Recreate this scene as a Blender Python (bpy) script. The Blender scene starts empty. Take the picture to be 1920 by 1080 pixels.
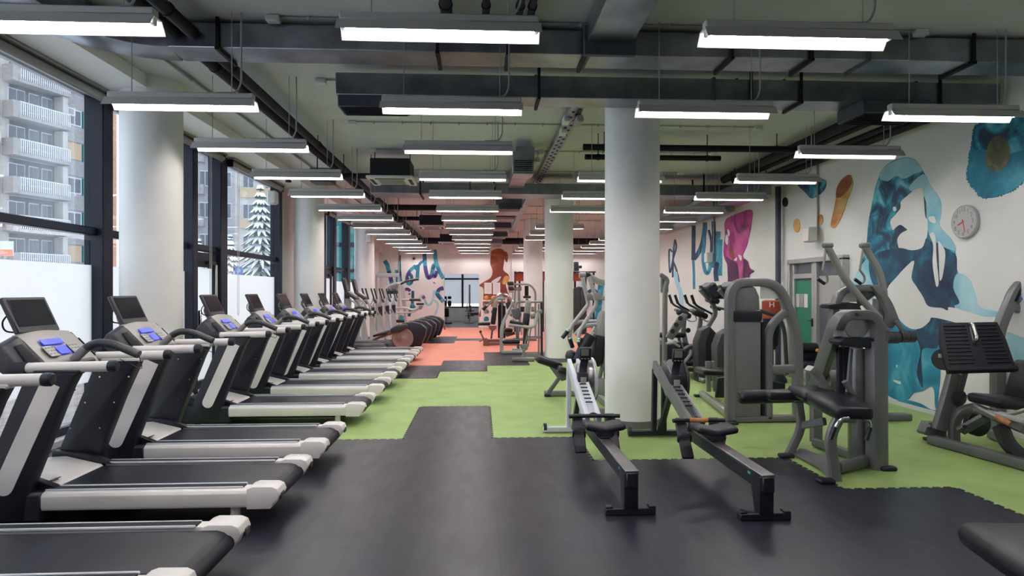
import bpy, bmesh, math, random
from mathutils import Vector as V, Matrix
random.seed(7)
sc = bpy.context.scene
COL = sc.collection
# ------------------------------------------------------------------ camera, sky, exposure
F, H, TH = 1180.0, 1.6, math.atan(60/1180)
SN, CS = math.sin(TH), math.cos(TH)
cam = bpy.data.objects.new('camera', bpy.data.cameras.new('camera'))
COL.objects.link(cam)
cam.location = (0, 0, H)
cam.rotation_euler = (math.pi/2, 0, -TH)
cam.data.sensor_width = 36
cam.data.lens = 36*F/1920
cam.data.shift_y = 5/1920
cam.data.clip_start = 0.05
sc.camera = cam
wd = bpy.data.worlds.new('overcast_sky'); sc.world = wd; wd.use_nodes = True
bg = wd.node_tree.nodes['Background']
bg.inputs[0].default_value = (0.80, 0.88, 1.0, 1)
bg.inputs[1].default_value = 1.7
sc.view_settings.view_transform = 'Standard'
sc.view_settings.look = 'None'
sc.view_settings.gamma = 1
sc.view_settings.exposure = 0.82
LAMP_POWER = 40.0

# ------------------------------------------------------------------ pixel -> world helpers
def P(px, py, Y):                       # point seen at (px, py) on the plane at depth Y
    t = (px-960)/F
    X = Y*(t*CS+SN)/(CS-t*SN)
    return V((X, Y, H-(py-545)/F*(X*SN+Y*CS)))
def PX(px, py, X):                      # ... on the plane at this X
    t = (px-960)/F
    Y = X*(CS-t*SN)/(t*CS+SN)
    return V((X, Y, H-(py-545)/F*(X*SN+Y*CS)))
def PF(px, py, z=0):                    # ... on the horizontal plane at height z
    zc = F*(H-z)/(py-545); xc = (px-960)/F*zc
    return V((xc*CS+zc*SN, zc*CS-xc*SN, z))

# ------------------------------------------------------------------ materials
MATS = {}
def mat(name, col, rough=.5, metal=0., noise=0., nscale=6., bump=0., bscale=80., emit=0., spec=.5, coat=0.):
    m = bpy.data.materials.new(name); m.use_nodes = True
    nt = m.node_tree; b = nt.nodes['Principled BSDF']
    b.inputs['Base Color'].default_value = (*col, 1)
    b.inputs['Roughness'].default_value = rough
    b.inputs['Metallic'].default_value = metal
    b.inputs['Specular IOR Level'].default_value = spec
    if coat: b.inputs['Coat Weight'].default_value = coat
    if emit:
        b.inputs['Emission Color'].default_value = (*col, 1)
        b.inputs['Emission Strength'].default_value = emit
    tc = nt.nodes.new('ShaderNodeTexCoord')
    if noise:
        n = nt.nodes.new('ShaderNodeTexNoise'); n.inputs['Scale'].default_value = nscale; n.inputs['Detail'].default_value = 5
        nt.links.new(tc.outputs['Object'], n.inputs['Vector'])
        r = nt.nodes.new('ShaderNodeMapRange')
        r.inputs['From Min'].default_value = .3; r.inputs['From Max'].default_value = .7
        r.inputs['To Min'].default_value = 1-noise; r.inputs['To Max'].default_value = 1+noise
        nt.links.new(n.outputs['Fac'], r.inputs['Value'])
        x = nt.nodes.new('ShaderNodeVectorMath'); x.operation = 'SCALE'
        x.inputs[0].default_value = col
        nt.links.new(r.outputs[0], x.inputs['Scale'])
        nt.links.new(x.outputs[0], b.inputs['Base Color'])
    if bump:
        n2 = nt.nodes.new('ShaderNodeTexNoise'); n2.inputs['Scale'].default_value = bscale; n2.inputs['Detail'].default_value = 3
        nt.links.new(tc.outputs['Object'], n2.inputs['Vector'])
        bp = nt.nodes.new('ShaderNodeBump'); bp.inputs['Strength'].default_value = bump; bp.inputs['Distance'].default_value = .01
        nt.links.new(n2.outputs['Fac'], bp.inputs['Height'])
        nt.links.new(bp.outputs[0], b.inputs['Normal'])
    MATS[name] = m
    return m
def paint(name, stops, scale=1.2, detail=6, rough=.6, dist=1.5):      # watercolour: several pigments mixed by noise
    m = bpy.data.materials.new(name); m.use_nodes = True
    nt = m.node_tree; b = nt.nodes['Principled BSDF']; b.inputs['Roughness'].default_value = rough
    tc = nt.nodes.new('ShaderNodeTexCoord'); n = nt.nodes.new('ShaderNodeTexNoise')
    n.inputs['Scale'].default_value = scale; n.inputs['Detail'].default_value = detail; n.inputs['Distortion'].default_value = dist
    r = nt.nodes.new('ShaderNodeValToRGB'); e = r.color_ramp.elements
    while len(e) < len(stops): e.new(.5)
    for k, (p, c) in enumerate(stops): e[k].position = p; e[k].color = (*c, 1)
    nt.links.new(tc.outputs['Object'], n.inputs['Vector']); nt.links.new(n.outputs['Fac'], r.inputs[0])
    nt.links.new(r.outputs[0], b.inputs['Base Color']); MATS[name] = m
    return m
def mat_glass(name, tint, gloss=.12, diff=0., dcol=(.9, .92, .95)):   # thin pane: see-through, mirror sheen, optional frosting
    m = bpy.data.materials.new(name); m.use_nodes = True
    nt = m.node_tree; nt.nodes.clear(); N = nt.nodes.new; L = nt.links.new
    out = N('ShaderNodeOutputMaterial'); tr = N('ShaderNodeBsdfTransparent'); tr.inputs[0].default_value = (*tint, 1)
    gl = N('ShaderNodeBsdfGlossy'); gl.inputs['Roughness'].default_value = .02
    lw = N('ShaderNodeLayerWeight'); lw.inputs[0].default_value = .25
    mp = N('ShaderNodeMapRange'); mp.inputs['To Min'].default_value = gloss*.5; mp.inputs['To Max'].default_value = min(1, gloss*4)
    L(lw.outputs['Fresnel'], mp.inputs['Value'])
    mx = N('ShaderNodeMixShader'); L(mp.outputs[0], mx.inputs[0])
    src = tr.outputs[0]
    if diff:
        tl = N('ShaderNodeBsdfTranslucent'); tl.inputs[0].default_value = (*dcol, 1)
        df = N('ShaderNodeBsdfDiffuse'); df.inputs[0].default_value = (*dcol, 1)
        m1 = N('ShaderNodeMixShader'); m1.inputs[0].default_value = .25; L(tl.outputs[0], m1.inputs[1]); L(df.outputs[0], m1.inputs[2])
        m2 = N('ShaderNodeMixShader'); m2.inputs[0].default_value = diff; L(tr.outputs[0], m2.inputs[1]); L(m1.outputs[0], m2.inputs[2])
        src = m2.outputs[0]
    L(src, mx.inputs[1]); L(gl.outputs[0], mx.inputs[2]); L(mx.outputs[0], out.inputs[0])
    MATS[name] = m
    return m
def mat_mats(name, col, rough, seam=.75, spec=.5, noise=.12):          # rubber tiles: seams every .93 x .95 m, scuffed
    m = mat(name, col, rough, noise=noise, nscale=2.2, spec=spec)
    nt = m.node_tree; N = nt.nodes.new; L = nt.links.new; b = nt.nodes['Principled BSDF']
    old = b.inputs['Base Color'].links[0].from_socket
    g = N('ShaderNodeNewGeometry'); s = N('ShaderNodeSeparateXYZ'); L(g.outputs['Position'], s.inputs[0])
    def edge(out, off, pitch):
        a = N('ShaderNodeMath'); a.operation = 'SUBTRACT'; L(out, a.inputs[0]); a.inputs[1].default_value = off
        c = N('ShaderNodeMath'); c.operation = 'PINGPONG'; L(a.outputs[0], c.inputs[0]); c.inputs[1].default_value = pitch/2
        d = N('ShaderNodeMath'); d.operation = 'LESS_THAN'; L(c.outputs[0], d.inputs[0]); d.inputs[1].default_value = .005
        return d.outputs[0]
    mx = N('ShaderNodeMath'); mx.operation = 'MAXIMUM'
    L(edge(s.outputs[0], GX, PXT), mx.inputs[0]); L(edge(s.outputs[1], GY, PYT), mx.inputs[1])
    r = N('ShaderNodeMapRange'); r.inputs['To Min'].default_value = 1; r.inputs['To Max'].default_value = seam; L(mx.outputs[0], r.inputs['Value'])
    # fine streaks from cleaning, stretched along the aisle
    tc = nt.nodes['Texture Coordinate']; mpn = N('ShaderNodeMapping'); mpn.inputs['Scale'].default_value = (9, 2.5, 1)
    L(tc.outputs['Object'], mpn.inputs[0]); n = N('ShaderNodeTexNoise'); n.inputs['Scale'].default_value = 1.0; n.inputs['Detail'].default_value = 6; L(mpn.outputs[0], n.inputs[0])
    r2 = N('ShaderNodeMapRange'); r2.inputs['From Min'].default_value = .3; r2.inputs['From Max'].default_value = .7
    r2.inputs['To Min'].default_value = .96; r2.inputs['To Max'].default_value = 1.04; L(n.outputs[0], r2.inputs[0])
    ml = N('ShaderNodeMath'); ml.operation = 'MULTIPLY'; L(r.outputs[0], ml.inputs[0]); L(r2.outputs[0], ml.inputs[1])
    sc_ = N('ShaderNodeVectorMath'); sc_.operation = 'SCALE'; L(old, sc_.inputs[0]); L(ml.outputs[0], sc_.inputs['Scale'])
    L(sc_.outputs[0], b.inputs['Base Color'])
    rr = N('ShaderNodeMapRange'); rr.inputs['From Min'].default_value = .3; rr.inputs['From Max'].default_value = .7
    rr.inputs['To Min'].default_value = rough-.03; rr.inputs['To Max'].default_value = rough+.05; L(n.outputs[0], rr.inputs[0]); L(rr.outputs[0], b.inputs['Roughness'])
    return m
GX, PXT, GY, PYT = .12, .93, 3.96, .95
mat('wall_paint', (.72, .715, .70), .7, noise=.03, nscale=1.5, bump=.05)
mat('ceiling_paint', (.56, .56, .55), .85, noise=.07, nscale=.7, bump=.08, bscale=30)
mat('column_paint', (.82, .815, .80), .65, noise=.02)
mat('dark_frame', (.009, .012, .027), .45, spec=.35)
mat('sill_white', (.6, .6, .62), .5)
mat('galvanised', (.27, .28, .33), .3, metal=.88, noise=.3, nscale=3)
mat('duct_side', (.07, .074, .095), .5, metal=.35, noise=.2, nscale=2)
mat('black_pipe', (.006, .006, .012), .6, spec=.3)
mat('grey_conduit', (.33, .33, .33), .5)
mat('lamp_white', (.5, .49, .48), .45)
mat('lamp_inside', (.85, .85, .85), .5)
mat('tube_light', (1.0, .94, .93), .5, emit=LAMP_POWER)
mat('black_plastic', (.009, .010, .019), .42, noise=.1)
mat('black_matte', (.008, .009, .016), .6, spec=.35)
mat('charcoal_plastic', (.038, .039, .046), .4, noise=.08)
mat('silver_plastic', (.30, .29, .275), .38, metal=.2)
mat('white_plastic', (.78, .745, .72), .38, noise=.03)
mat('white_metal', (.66, .69, .76), .35)
mat('belt_rubber', (.008, .009, .018), .4, noise=.4, nscale=3, spec=.4)
mat('screen_glass', (.018, .019, .028), .12)
mat('blue_display', (.02, .05, .85), .3, emit=.3)
mat('green_display', (.16, .19, .13), .3)
mat('black_vinyl', (.007, .0075, .013), .34, noise=.15, bump=.12, bscale=300, spec=.42)
mat('grey_vinyl', (.27, .27, .26), .45)
mat('gunmetal', (.17, .172, .182), .38, metal=.3, noise=.05)
mat('gunmetal_panel', (.165, .168, .178), .5, metal=.2, noise=.12, nscale=90)
mat('pale_metal', (.30, .305, .30), .36, metal=.5)
mat('silver_paint', (.42, .42, .41), .4, metal=.25)
mat('chrome', (.62, .62, .62), .16, metal=1)
mat('brushed_steel', (.30, .29, .30), .3, metal=.9, noise=.1)
mat('wood_grip', (.42, .17, .06), .5, noise=.25, nscale=40)
mat('orange_panel', (.33, .05, .022), .5)
mat('brown_metal', (.24, .12, .09), .4, metal=.3)
mat('copper_disc', (.34, .22, .20), .4, metal=.3)
mat('white_paper', (.78, .77, .76), .7)
mat('ink_grey', (.2, .2, .22), .7)
mat('green_panel', (.02, .22, .13), .4)
mat('alu_frame', (.42, .42, .41), .4, metal=.3)
mat('snow', (.92, .93, .97), .8, noise=.04)
mat('brick_paving', (.40, .33, .31), .8, noise=.35, nscale=9)
mat('facade_beige', (.50, .47, .45), .8, noise=.06)
mat('facade_grey', (.36, .36, .39), .8, noise=.1, nscale=1)
mat('facade_brick', (.55, .28, .2), .8, noise=.12, nscale=5)
mat('facade_white', (.85, .85, .87), .8)
mat('slab_grey', (.33, .32, .32), .8, noise=.15)
mat('teal_shutter', (.02, .20, .20), .6)
mat('tan_shutter', (.50, .38, .26), .6)
mat('window_dark', (.12, .13, .16), .2)
mat('white_trim', (.62, .62, .65), .5)
mat('recess_shade_grey', (.15, .15, .17), .8, noise=.3, nscale=.8)
mat('sign_blue', (.03, .16, .5), .5)
mat('sign_orange', (.8, .2, .08), .5)
mat('needle_green', (.05, .09, .07), .8)
mat('bark', (.12, .09, .07), .8)
mat('clock_face', (.82, .81, .78), .5)
mat('clock_rim', (.45, .45, .46), .35)
mat('red_hand', (.75, .08, .03), .4)
mat('ball_orange', (.6, .22, .05), .5)
mat('ball_teal', (.02, .26, .34), .5)
mat('ball_grey', (.35, .27, .26), .5)
mat('purple_paint', (.075, .04, .22), .7)
mat('ac_white', (.62, .62, .60), .5)
mat('teal_logo', (.02, .45, .5), .4)
mat_mats('black_mat', (.018, .019, .031), .34, seam=.5, noise=.25, spec=.42)
mat_mats('green_mat', (.29, .42, .135), .62, seam=.93)
mat_mats('red_mat', (.75, .26, .185), .6, seam=.95, noise=.06)
mat('grey_floor', (.12, .12, .135), .45, noise=.1)
mat_glass('window_glass', (.93, .96, .97), gloss=.10)
mat_glass('frosted_glass', (.9, .93, .97), gloss=.05, diff=.92, dcol=(1, .975, .95))
mat_glass('acrylic', (.85, .87, .88), gloss=.12, diff=.5, dcol=(.7, .72, .74))
mat_glass('grey_film', (.5, .52, .55), gloss=.05, diff=.95, dcol=(.62, .62, .63))
TL = [(.02, .055, .1), (.015, .16, .26), (.04, .33, .46), (.28, .55, .66)]
paint('paint_teal', [(.34, (.012, .03, .07)), (.44, TL[0]), (.52, TL[1]), (.60, TL[2]), (.70, TL[3])], 3.0, detail=9, dist=1.0)
paint('paint_dark', [(.3, (.012, .02, .055)), (.5, (.018, .06, .12)), (.7, (.015, .16, .26))], 2.2)
paint('paint_mid', [(.3, (.012, .12, .22)), (.5, (.02, .24, .36)), (.7, (.1, .42, .53))], 1.5)
paint('paint_pale', [(.3, (.16, .44, .56)), (.5, (.33, .58, .68)), (.7, (.45, .66, .74))], 1.0)
paint('paint_magenta', [(.3, (.09, .02, .07)), (.45, (.3, .03, .17)), (.56, (.5, .06, .25)), (.7, (.5, .12, .33))], 1.5)
paint('paint_violet', [(.3, (.035, .012, .04)), (.5, (.09, .02, .08)), (.7, (.2, .03, .13))], 2)
paint('paint_rust', [(.3, (.17, .035, .025)), (.5, (.24, .05, .03)), (.7, (.42, .16, .05))], 1.3)
paint('paint_amber', [(.3, (.42, .13, .04)), (.5, (.6, .32, .1)), (.7, (.62, .45, .2))], 2)
paint('paint_navy', [(.3, (.012, .02, .06)), (.55, (.015, .07, .14)), (.7, (.02, .22, .33))], 1.6)
paint('paint_olive', [(.3, (.06, .06, .04)), (.55, (.12, .12, .07)), (.7, (.25, .18, .06))], 5)

# ------------------------------------------------------------------ mesh builder
ORG = {}
def rect(w, h, c=None):
    c = min(w, h)*.24 if c is None else c
    a, b = w/2, h/2
    k = c*.293
    return [(a-c, -b), (a-k, -b+k), (a, -b+c), (a, b-c), (a-k, b-k), (a-c, b), (-a+c, b), (-a+k, b-k), (-a, b-c), (-a, -b+c), (-a+k, -b+k), (-a+c, -b)]
def circ(r, n=12): return [(r*math.cos(2*math.pi*k/n), r*math.sin(2*math.pi*k/n)) for k in range(n)]
def oval(a, b, n=14): return [(a*math.cos(2*math.pi*k/n), b*math.sin(2*math.pi*k/n)) for k in range(n)]
def fillet(pts, r, n=8):
    pts = [V(p) for p in pts]; out = [pts[0]]
    for i in range(1, len(pts)-1):
        a, b, c = pts[i-1], pts[i], pts[i+1]
        d1, d2 = (a-b), (c-b); q = min(r, d1.length*.48, d2.length*.48)
        p1, p2 = b+d1.normalized()*q, b+d2.normalized()*q
        for k in range(n+1):
            t = k/n; out.append(p1*(1-t)**2+b*2*t*(1-t)+p2*t*t)
    out.append(pts[-1])
    return out
class MB:
    def __init__(s): s.v, s.f = [], []
    def add(s, vs, fs):
        o = len(s.v); s.v += [V(v) for v in vs]; s.f += [tuple(i+o for i in f) for f in fs]; return s
    def box(s, c, size, b=None, rot=None):
        h = [x/2 for x in size]; b = min(size)*.12 if b is None else b
        R = rot if rot else Matrix.Identity(3); c = V(c); idx, vs = {}, []
        sg = (-1, 1)
        for x in sg:
            for y in sg:
                for z in sg:
                    for a in range(3):
                        p = V((x*(h[0]-(b if a != 0 else 0)), y*(h[1]-(b if a != 1 else 0)), z*(h[2]-(b if a != 2 else 0))))
                        idx[(x, y, z, a)] = len(vs); vs.append(c+R@p)
        fs = []
        def K(a, sa, bx, sb, cx, sc_, ax):
            t = [0, 0, 0]; t[a] = sa; t[bx] = sb; t[cx] = sc_; return idx[(t[0], t[1], t[2], ax)]
        for a in range(3):
            u, w = (a+1) % 3, (a+2) % 3
            for q in sg: fs.append([K(a, q, u, i, w, j, a) for i, j in ((-1, -1), (1, -1), (1, 1), (-1, 1))])
            if b > 0:
                for q in sg:
                    for r in sg: fs.append([K(u, q, w, r, a, -1, u), K(u, q, w, r, a, 1, u), K(u, q, w, r, a, 1, w), K(u, q, w, r, a, -1, w)])
        if b > 0:
            for x in sg:
                for y in sg:
                    for z in sg: fs.append([idx[(x, y, z, a)] for a in range(3)])
        return s.add(vs, fs)
    def pad(s, c, size, r=None, rot=None, fn=None, k=.29):
        h = [x/2 for x in size]; r = min(h)*.95 if r is None else r; R = rot if rot else Matrix.Identity(3); c = V(c)
        L = [[-a, -a+r*k, -a+r, 0, a-r, a-r*k, a] for a in h]; vs, fs, key = [], [], {}
        def vert(p):
            t = tuple(round(x, 6) for x in p)
            if t not in key:
                q = V([max(-(h[i]-r), min(h[i]-r, p[i])) for i in range(3)]); d = V(p)-q
                o = q+d.normalized()*r if d.length > 1e-9 else V(p)
                if fn: o = V(fn(o))
                key[t] = len(vs); vs.append(c+R@o)
            return key[t]
        for a in range(3):
            u, w = (a+1) % 3, (a+2) % 3
            for sgn in (-1, 1):
                for i in range(6):
                    for j in range(6):
                        q = []
                        for di, dj in ((0, 0), (1, 0), (1, 1), (0, 1)):
                            p = [0, 0, 0]; p[a] = sgn*h[a]; p[u] = L[u][i+di]; p[w] = L[w][j+dj]; q.append(vert(p))
                        if len(set(q)) > 2: fs.append(list(dict.fromkeys(q)))
        return s.add(vs, fs)
    def sweep(s, path, sec, ref=None, caps=True, scale=None):
        path = [V(p) for p in path]; n = len(sec); vs = []; side = None
        for i, p in enumerate(path):
            a = (path[i]-path[i-1]).normalized() if i else None
            b = (path[i+1]-path[i]).normalized() if i < len(path)-1 else None
            t = (a+b).normalized() if a and b else (a or b)
            if ref is not None: sd = V(ref)-t*V(ref).dot(t)
            elif side is None: sd = (V((0, 0, 1)) if abs(t.z) < .9 else V((1, 0, 0))).cross(t)
            else: sd = side-t*side.dot(t)
            side = sd.normalized(); up = t.cross(side)
            m = 1.0
            if a and b: m = min(1/max(.5, math.cos(a.angle(b)/2)), 1.6)
            k = scale[i] if scale else 1
            vs += [p+side*(x*k)+up*(y*k*m) for x, y in sec]
        fs = [[i*n+j, i*n+(j+1) % n, (i+1)*n+(j+1) % n, (i+1)*n+j] for i in range(len(path)-1) for j in range(n)]
        if caps: fs += [list(range(n))[::-1], list(range((len(path)-1)*n, len(path)*n))]
        return s.add(vs, fs)
    def tube(s, path, r, n=10, fil=0, caps=True): return s.sweep(fillet(path, fil) if fil else path, circ(r, n), caps=caps)
    def bar(s, path, w, h, ref=(0, 1, 0), fil=.05, c=None): return s.sweep(fillet(path, fil) if fil and len(path) > 2 else path, rect(w, h, c), ref)
    def cyl(s, p, q, r, r2=None, n=20, bev=0):
        p, q = V(p), V(q); r2 = r if r2 is None else r2; d = (q-p).normalized()
        if not bev: return s.sweep([p, q], circ(1, n), scale=[r, r2])
        return s.sweep([p, p+d*bev, q-d*bev, q], circ(1, n), scale=[r-bev, r, r2, r2-bev])
    def lathe(s, p, axis, prof, n=24):
        p, ax = V(p), V(axis).normalized(); u = (V((0, 0, 1)) if abs(ax.z) < .9 else V((1, 0, 0))).cross(ax).normalized(); w = ax.cross(u); vs = []
        for r, h in prof: vs += [p+ax*h+(u*math.cos(2*math.pi*k/n)+w*math.sin(2*math.pi*k/n))*max(r, 1e-4) for k in range(n)]
        fs = [[i*n+j, i*n+(j+1) % n, (i+1)*n+(j+1) % n, (i+1)*n+j] for i in range(len(prof)-1) for j in range(n)]
        fs += [list(range(n))[::-1], list(range((len(prof)-1)*n, len(prof)*n))]
        return s.add(vs, fs)
    def prism(s, poly, d, c=0):
        poly = [V(p) for p in poly]; d = V(d); n = len(poly)
        vs = poly+[p+d for p in poly]
        return s.add(vs, [list(range(n)), list(range(n, 2*n))[::-1]]+[[i, (i+1) % n, n+(i+1) % n, n+i] for i in range(n)])
    def ball(s, c, r, n=14, sz=1):
        prof = [(r*math.sin(math.pi*k/8), -r*sz*math.cos(math.pi*k/8)) for k in range(9)]
        return s.lathe(c, (0, 0, 1), prof, n)
    def build(s, name, m, parent=None, bev=0, smooth=38, label=None, org=None):
        me = bpy.data.meshes.new(name)
        o0 = V(org) if org is not None else (ORG.get(parent.name, V((0, 0, 0))) if parent else V((0, 0, 0)))
        me.from_pydata([v-o0 for v in s.v], [], s.f)
        bm = bmesh.new(); bm.from_mesh(me)
        bmesh.ops.remove_doubles(bm, verts=bm.verts, dist=1e-5)
        bmesh.ops.recalc_face_normals(bm, faces=bm.faces)
        if bev:
            es = [e for e in bm.edges if len(e.link_faces) == 2 and e.calc_face_angle() > .5]
            bmesh.ops.bevel(bm, geom=es, offset=bev, segments=2, profile=.5, affect='EDGES', clamp_overlap=True)
        bm.to_mesh(me); bm.free()
        me.polygons.foreach_set('use_smooth', [True]*len(me.polygons))
        me.set_sharp_from_angle(angle=math.radians(smooth))
        me.materials.append(MATS[m])
        o = bpy.data.objects.new(name, me); COL.objects.link(o)
        if parent is not None: o.parent = parent; ORG[o.name] = o0
        elif org is not None: o.location = o0; ORG[o.name] = o0
        if label: o['label'] = label
        return o
def tag(o, label, cat, group=None):
    o['label'] = label; o['category'] = cat
    if group: o['group'] = group
    return o
def thing(name, label, cat, loc=(0, 0, 0), group=None):
    o = bpy.data.objects.new(name, None); o.empty_display_size = .1; COL.objects.link(o); o.location = loc; ORG[o.name] = V(loc)
    return tag(o, label, cat, group)
def struct(o): o['kind'] = 'structure'; return o
def dup(root, loc, label, rotz=None):
    r = root.copy(); COL.objects.link(r); r.location = loc; r['label'] = label
    if rotz is not None: r.rotation_euler = (0, 0, rotz)
    for ch in list(root.children):
        c = ch.copy(); COL.objects.link(c); c.parent = r
        for g in list(ch.children):
            d = g.copy(); COL.objects.link(d); d.parent = c
    return r
def rotm(ax, deg): return Matrix.Rotation(math.radians(deg), 3, ax)
def text_mesh(s, size, m, name, parent, loc, u, w, org=None, align='CENTER', depth=.002):
    cu = bpy.data.curves.new('t', 'FONT'); cu.body = s; cu.size = size; cu.align_x = align; cu.align_y = 'CENTER'; cu.extrude = depth
    ob = bpy.data.objects.new('t', cu); COL.objects.link(ob)
    dg = bpy.context.evaluated_depsgraph_get(); me = bpy.data.meshes.new_from_object(ob.evaluated_get(dg)); bpy.data.objects.remove(ob)
    u, w = V(u).normalized(), V(w).normalized(); nrm = u.cross(w); o0 = ORG.get(parent.name, V((0, 0, 0))) if parent else V((0, 0, 0))
    for v in me.vertices: v.co = V(loc)+u*v.co.x+w*v.co.y+nrm*v.co.z-o0
    me.name = name; me.materials.clear(); me.materials.append(MATS[m])
    o = bpy.data.objects.new(name, me); COL.objects.link(o); o.parent = parent
    if parent: ORG[o.name] = o0
    return o
# ------------------------------------------------------------------ the room
XL, XR, YF, YB, ZC = -4.40, 5.83, -3.0, 27.3, 4.0
def structure(name, mb, m, **k): return struct(mb.build(name, m, **k))
floor = structure('floor', MB().box((.7, 12.1, -.05), (10.6, 31, .1), 0), 'green_mat')
def cell_colour(i, j):
    if j <= 2:
        if j == 2 and 1 <= i: return 'g'
        if j <= 1 and i >= 4: return 'g'
        if j == 1 and i == 3: return 'g'
        return 'k'
    if j in (3, 4) and i == -1: return 'k'
    if i >= 5 and j >= 8: return 'k'
    if j <= 7: return 'g'
    if i < -1: return 'k' if j in (8, 9) or (i == -2 and j in (16, 17, 18)) else 'r'
    if i == -1: return 'g' if j == 8 else 'k' if j in (9, 10, 17) else 'r'
    if i == 0: return 'g' if j <= 9 else 'k' if j <= 12 else 'r'
    if i >= 1: return 'g' if j <= 10 else 'k' if j <= 12 else 'r' if i <= 2 else 'g' if j < 18 else 'r'
def outline(cells):
    ed = {}
    for (i, j) in cells:
        for a, b, nb in (((i, j), (i+1, j), (i, j-1)), ((i+1, j), (i+1, j+1), (i+1, j)), ((i+1, j+1), (i, j+1), (i, j+1)), ((i, j+1), (i, j), (i-1, j))):
            if nb not in cells: ed.setdefault(a, []).append(b)
    loops = []
    while ed:
        a = next(iter(ed)); loop = [a]
        while True:
            b = ed[a].pop()
            if not ed[a]: del ed[a]
            if b == loop[0]: break
            loop.append(b); a = b
        loops.append(loop)
    return loops
def xy(n): return V((min(max(GX+PXT*n[0], XL), XR), min(GY+PYT*n[1], YB), 0))
def jigsaw(loop):
    pts = []
    for k in range(len(loop)):
        a, b = xy(loop[k]), xy(loop[(k+1) % len(loop)]); d = (b-a)
        if d.length < .02: continue
        n = max(1, round(d.length/.093)); d.normalize(); o = V((d.y, -d.x, 0)); st = (b-a).length/n
        edge = a.x <= XL+.01 and b.x <= XL+.01 or a.x >= XR-.01 and b.x >= XR-.01 or a.y >= YB-.01 and b.y >= YB-.01 or a.y < -1 and b.y < -1
        pts.append(a)
        if edge: continue
        for q in range(n):
            s = a+d*st*q
            for f, h in ((.27, 0), (.2, .026), (.8, .026), (.73, 0)): pts.append(s+d*st*f+o*h)
    return pts
cells = {(i, j): cell_colour(i, j) for i in range(-5, 7) for j in range(-6, 25)}
def components(c):
    left = {k for k, v in cells.items() if v == c}; out = []
    while left:
        st = [left.pop()]; comp = set(st)
        while st:
            i, j = st.pop()
            for nb in ((i+1, j), (i-1, j), (i, j+1), (i, j-1)):
                if nb in left: left.remove(nb); comp.add(nb); st.append(nb)
        out.append(comp)
    return out
for c, m, z, nm, lab in (('r', 'red_mat', .004, 'rubber_mat', 'orange red rubber matting'), ('k', 'black_mat', .006, 'rubber_mat', 'black rubber matting')):
    for comp in components(c):
        lp = max(outline(comp), key=len)
        pts = jigsaw(lp)
        mb = MB().prism([p+V((0, 0, -.004)) for p in pts], (0, 0, z+.004))
        o = mb.build(nm, m, floor, label=lab)
ceiling = structure('ceiling', MB().box((.7, 12.1, ZC+.06), (10.6, 31, .12), 0), 'ceiling_paint')
wall_r = structure('wall_right', MB().box((XR+.1, 12.1, 2), (.2, 31, 4), 0), 'wall_paint')
wall_f = structure('wall_front', MB().box((.7, YF-.1, 2), (10.6, .2, 4), 0), 'wall_paint')
DX0, DX1, DZ = -1.54, -.05, 2.32
wb = MB()
wb.prism([(XL-.1, YB, 0), (DX0, YB, 0), (DX0, YB, DZ), (DX1, YB, DZ), (DX1, YB, 0), (XR+.1, YB, 0), (XR+.1, YB, 4), (XL-.1, YB, 4)], (0, .2, 0))
wall_b = structure('wall_back', wb, 'wall_paint')
# strip of dark base against the mural wall
structure('baseboard_right', MB().box((XR-.006, 12, .03), (.012, 30, .06), .002), 'sill_white')
# room beyond the back doorway
structure('floor_beyond', MB().box((-.8, 30.4, -.05), (6, 6, .1), 0), 'grey_floor')
structure('ceiling_beyond', MB().box((-.8, 30.45, 4.05), (6, 5.9, .1), 0), 'ceiling_paint')
structure('wall_beyond_left', MB().box((-3.8, 30.4, 2.0), (.1, 5.8, 4.0), 0), 'wall_paint')
structure('wall_beyond_right', MB().box((2.2, 30.4, 2.0), (.1, 5.8, 4.0), 0), 'wall_paint')
wbb = structure('wall_beyond_back', MB().box((-.8, 33.35, .36), (6, .15, .72), 0).box((-.8, 33.35, 3.46), (6, .15, 1.1), 0), 'wall_paint')
wn = structure('window_beyond', MB().box((-.8, 33.3, .74), (6, .1, .06), .01).box((-.8, 33.3, 2.22), (6, .08, .08), .01).box((-.8, 33.3, 2.88), (6, .08, .06), .01), 'dark_frame')
for x in (-3.6, -.92, 2.0): MB().box((x, 33.29, 1.8), (.1, .09, 2.2), .01).build('mullion', 'dark_frame', wn)
MB().box((-.8, 33.31, 1.56), (6, .01, 1.28), 0).build('frosted_pane', 'grey_film', wn)
MB().box((-.8, 33.31, 2.55), (6, .01, .62), 0).build('pane', 'grey_film', wn)

# left facade: soffit, plinth, glazing bay by bay
ZH, ZT = 3.845, 2.27
structure('trim_1', MB().box((-4.05, 12.1, ZC-.07), (.7, 31, .14), 0), 'column_paint')
structure('trim_2', MB().box((XL+.03, 12.1, .04), (.2, 31, .08), .01), 'sill_white')
wl = MB()
for y0, y1 in ((YF, -.5), (13.86, 15.75), (25.3, YB)): wl.box((XL, (y0+y1)/2, 1.95), (.14, y1-y0, 3.9), 0)
structure('wall_left', wl, 'wall_paint')
structure('wall_left_head', MB().box((XL-.12, 12.1, 3.95), (.2, 31, .2), 0), 'wall_paint')
panes = [(-.5, 3.55, 0), (3.85, 7.37, 0), (7.57, 9.62, 0), (9.78, 10.63, 1), (10.9, 13.72, 0), (15.75, 17.6, 0), (17.76, 18.7, 1), (19.0, 20.67, 0), (21.0, 23.15, 0), (23.3, 25.1, 0)]
posts = [(3.55, 3.85), (7.37, 7.57), (9.62, 9.78), (10.63, 10.9), (13.72, 13.86), (17.6, 17.76), (18.7, 19.0), (20.67, 21.0), (23.15, 23.3), (25.1, 25.3)]
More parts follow.
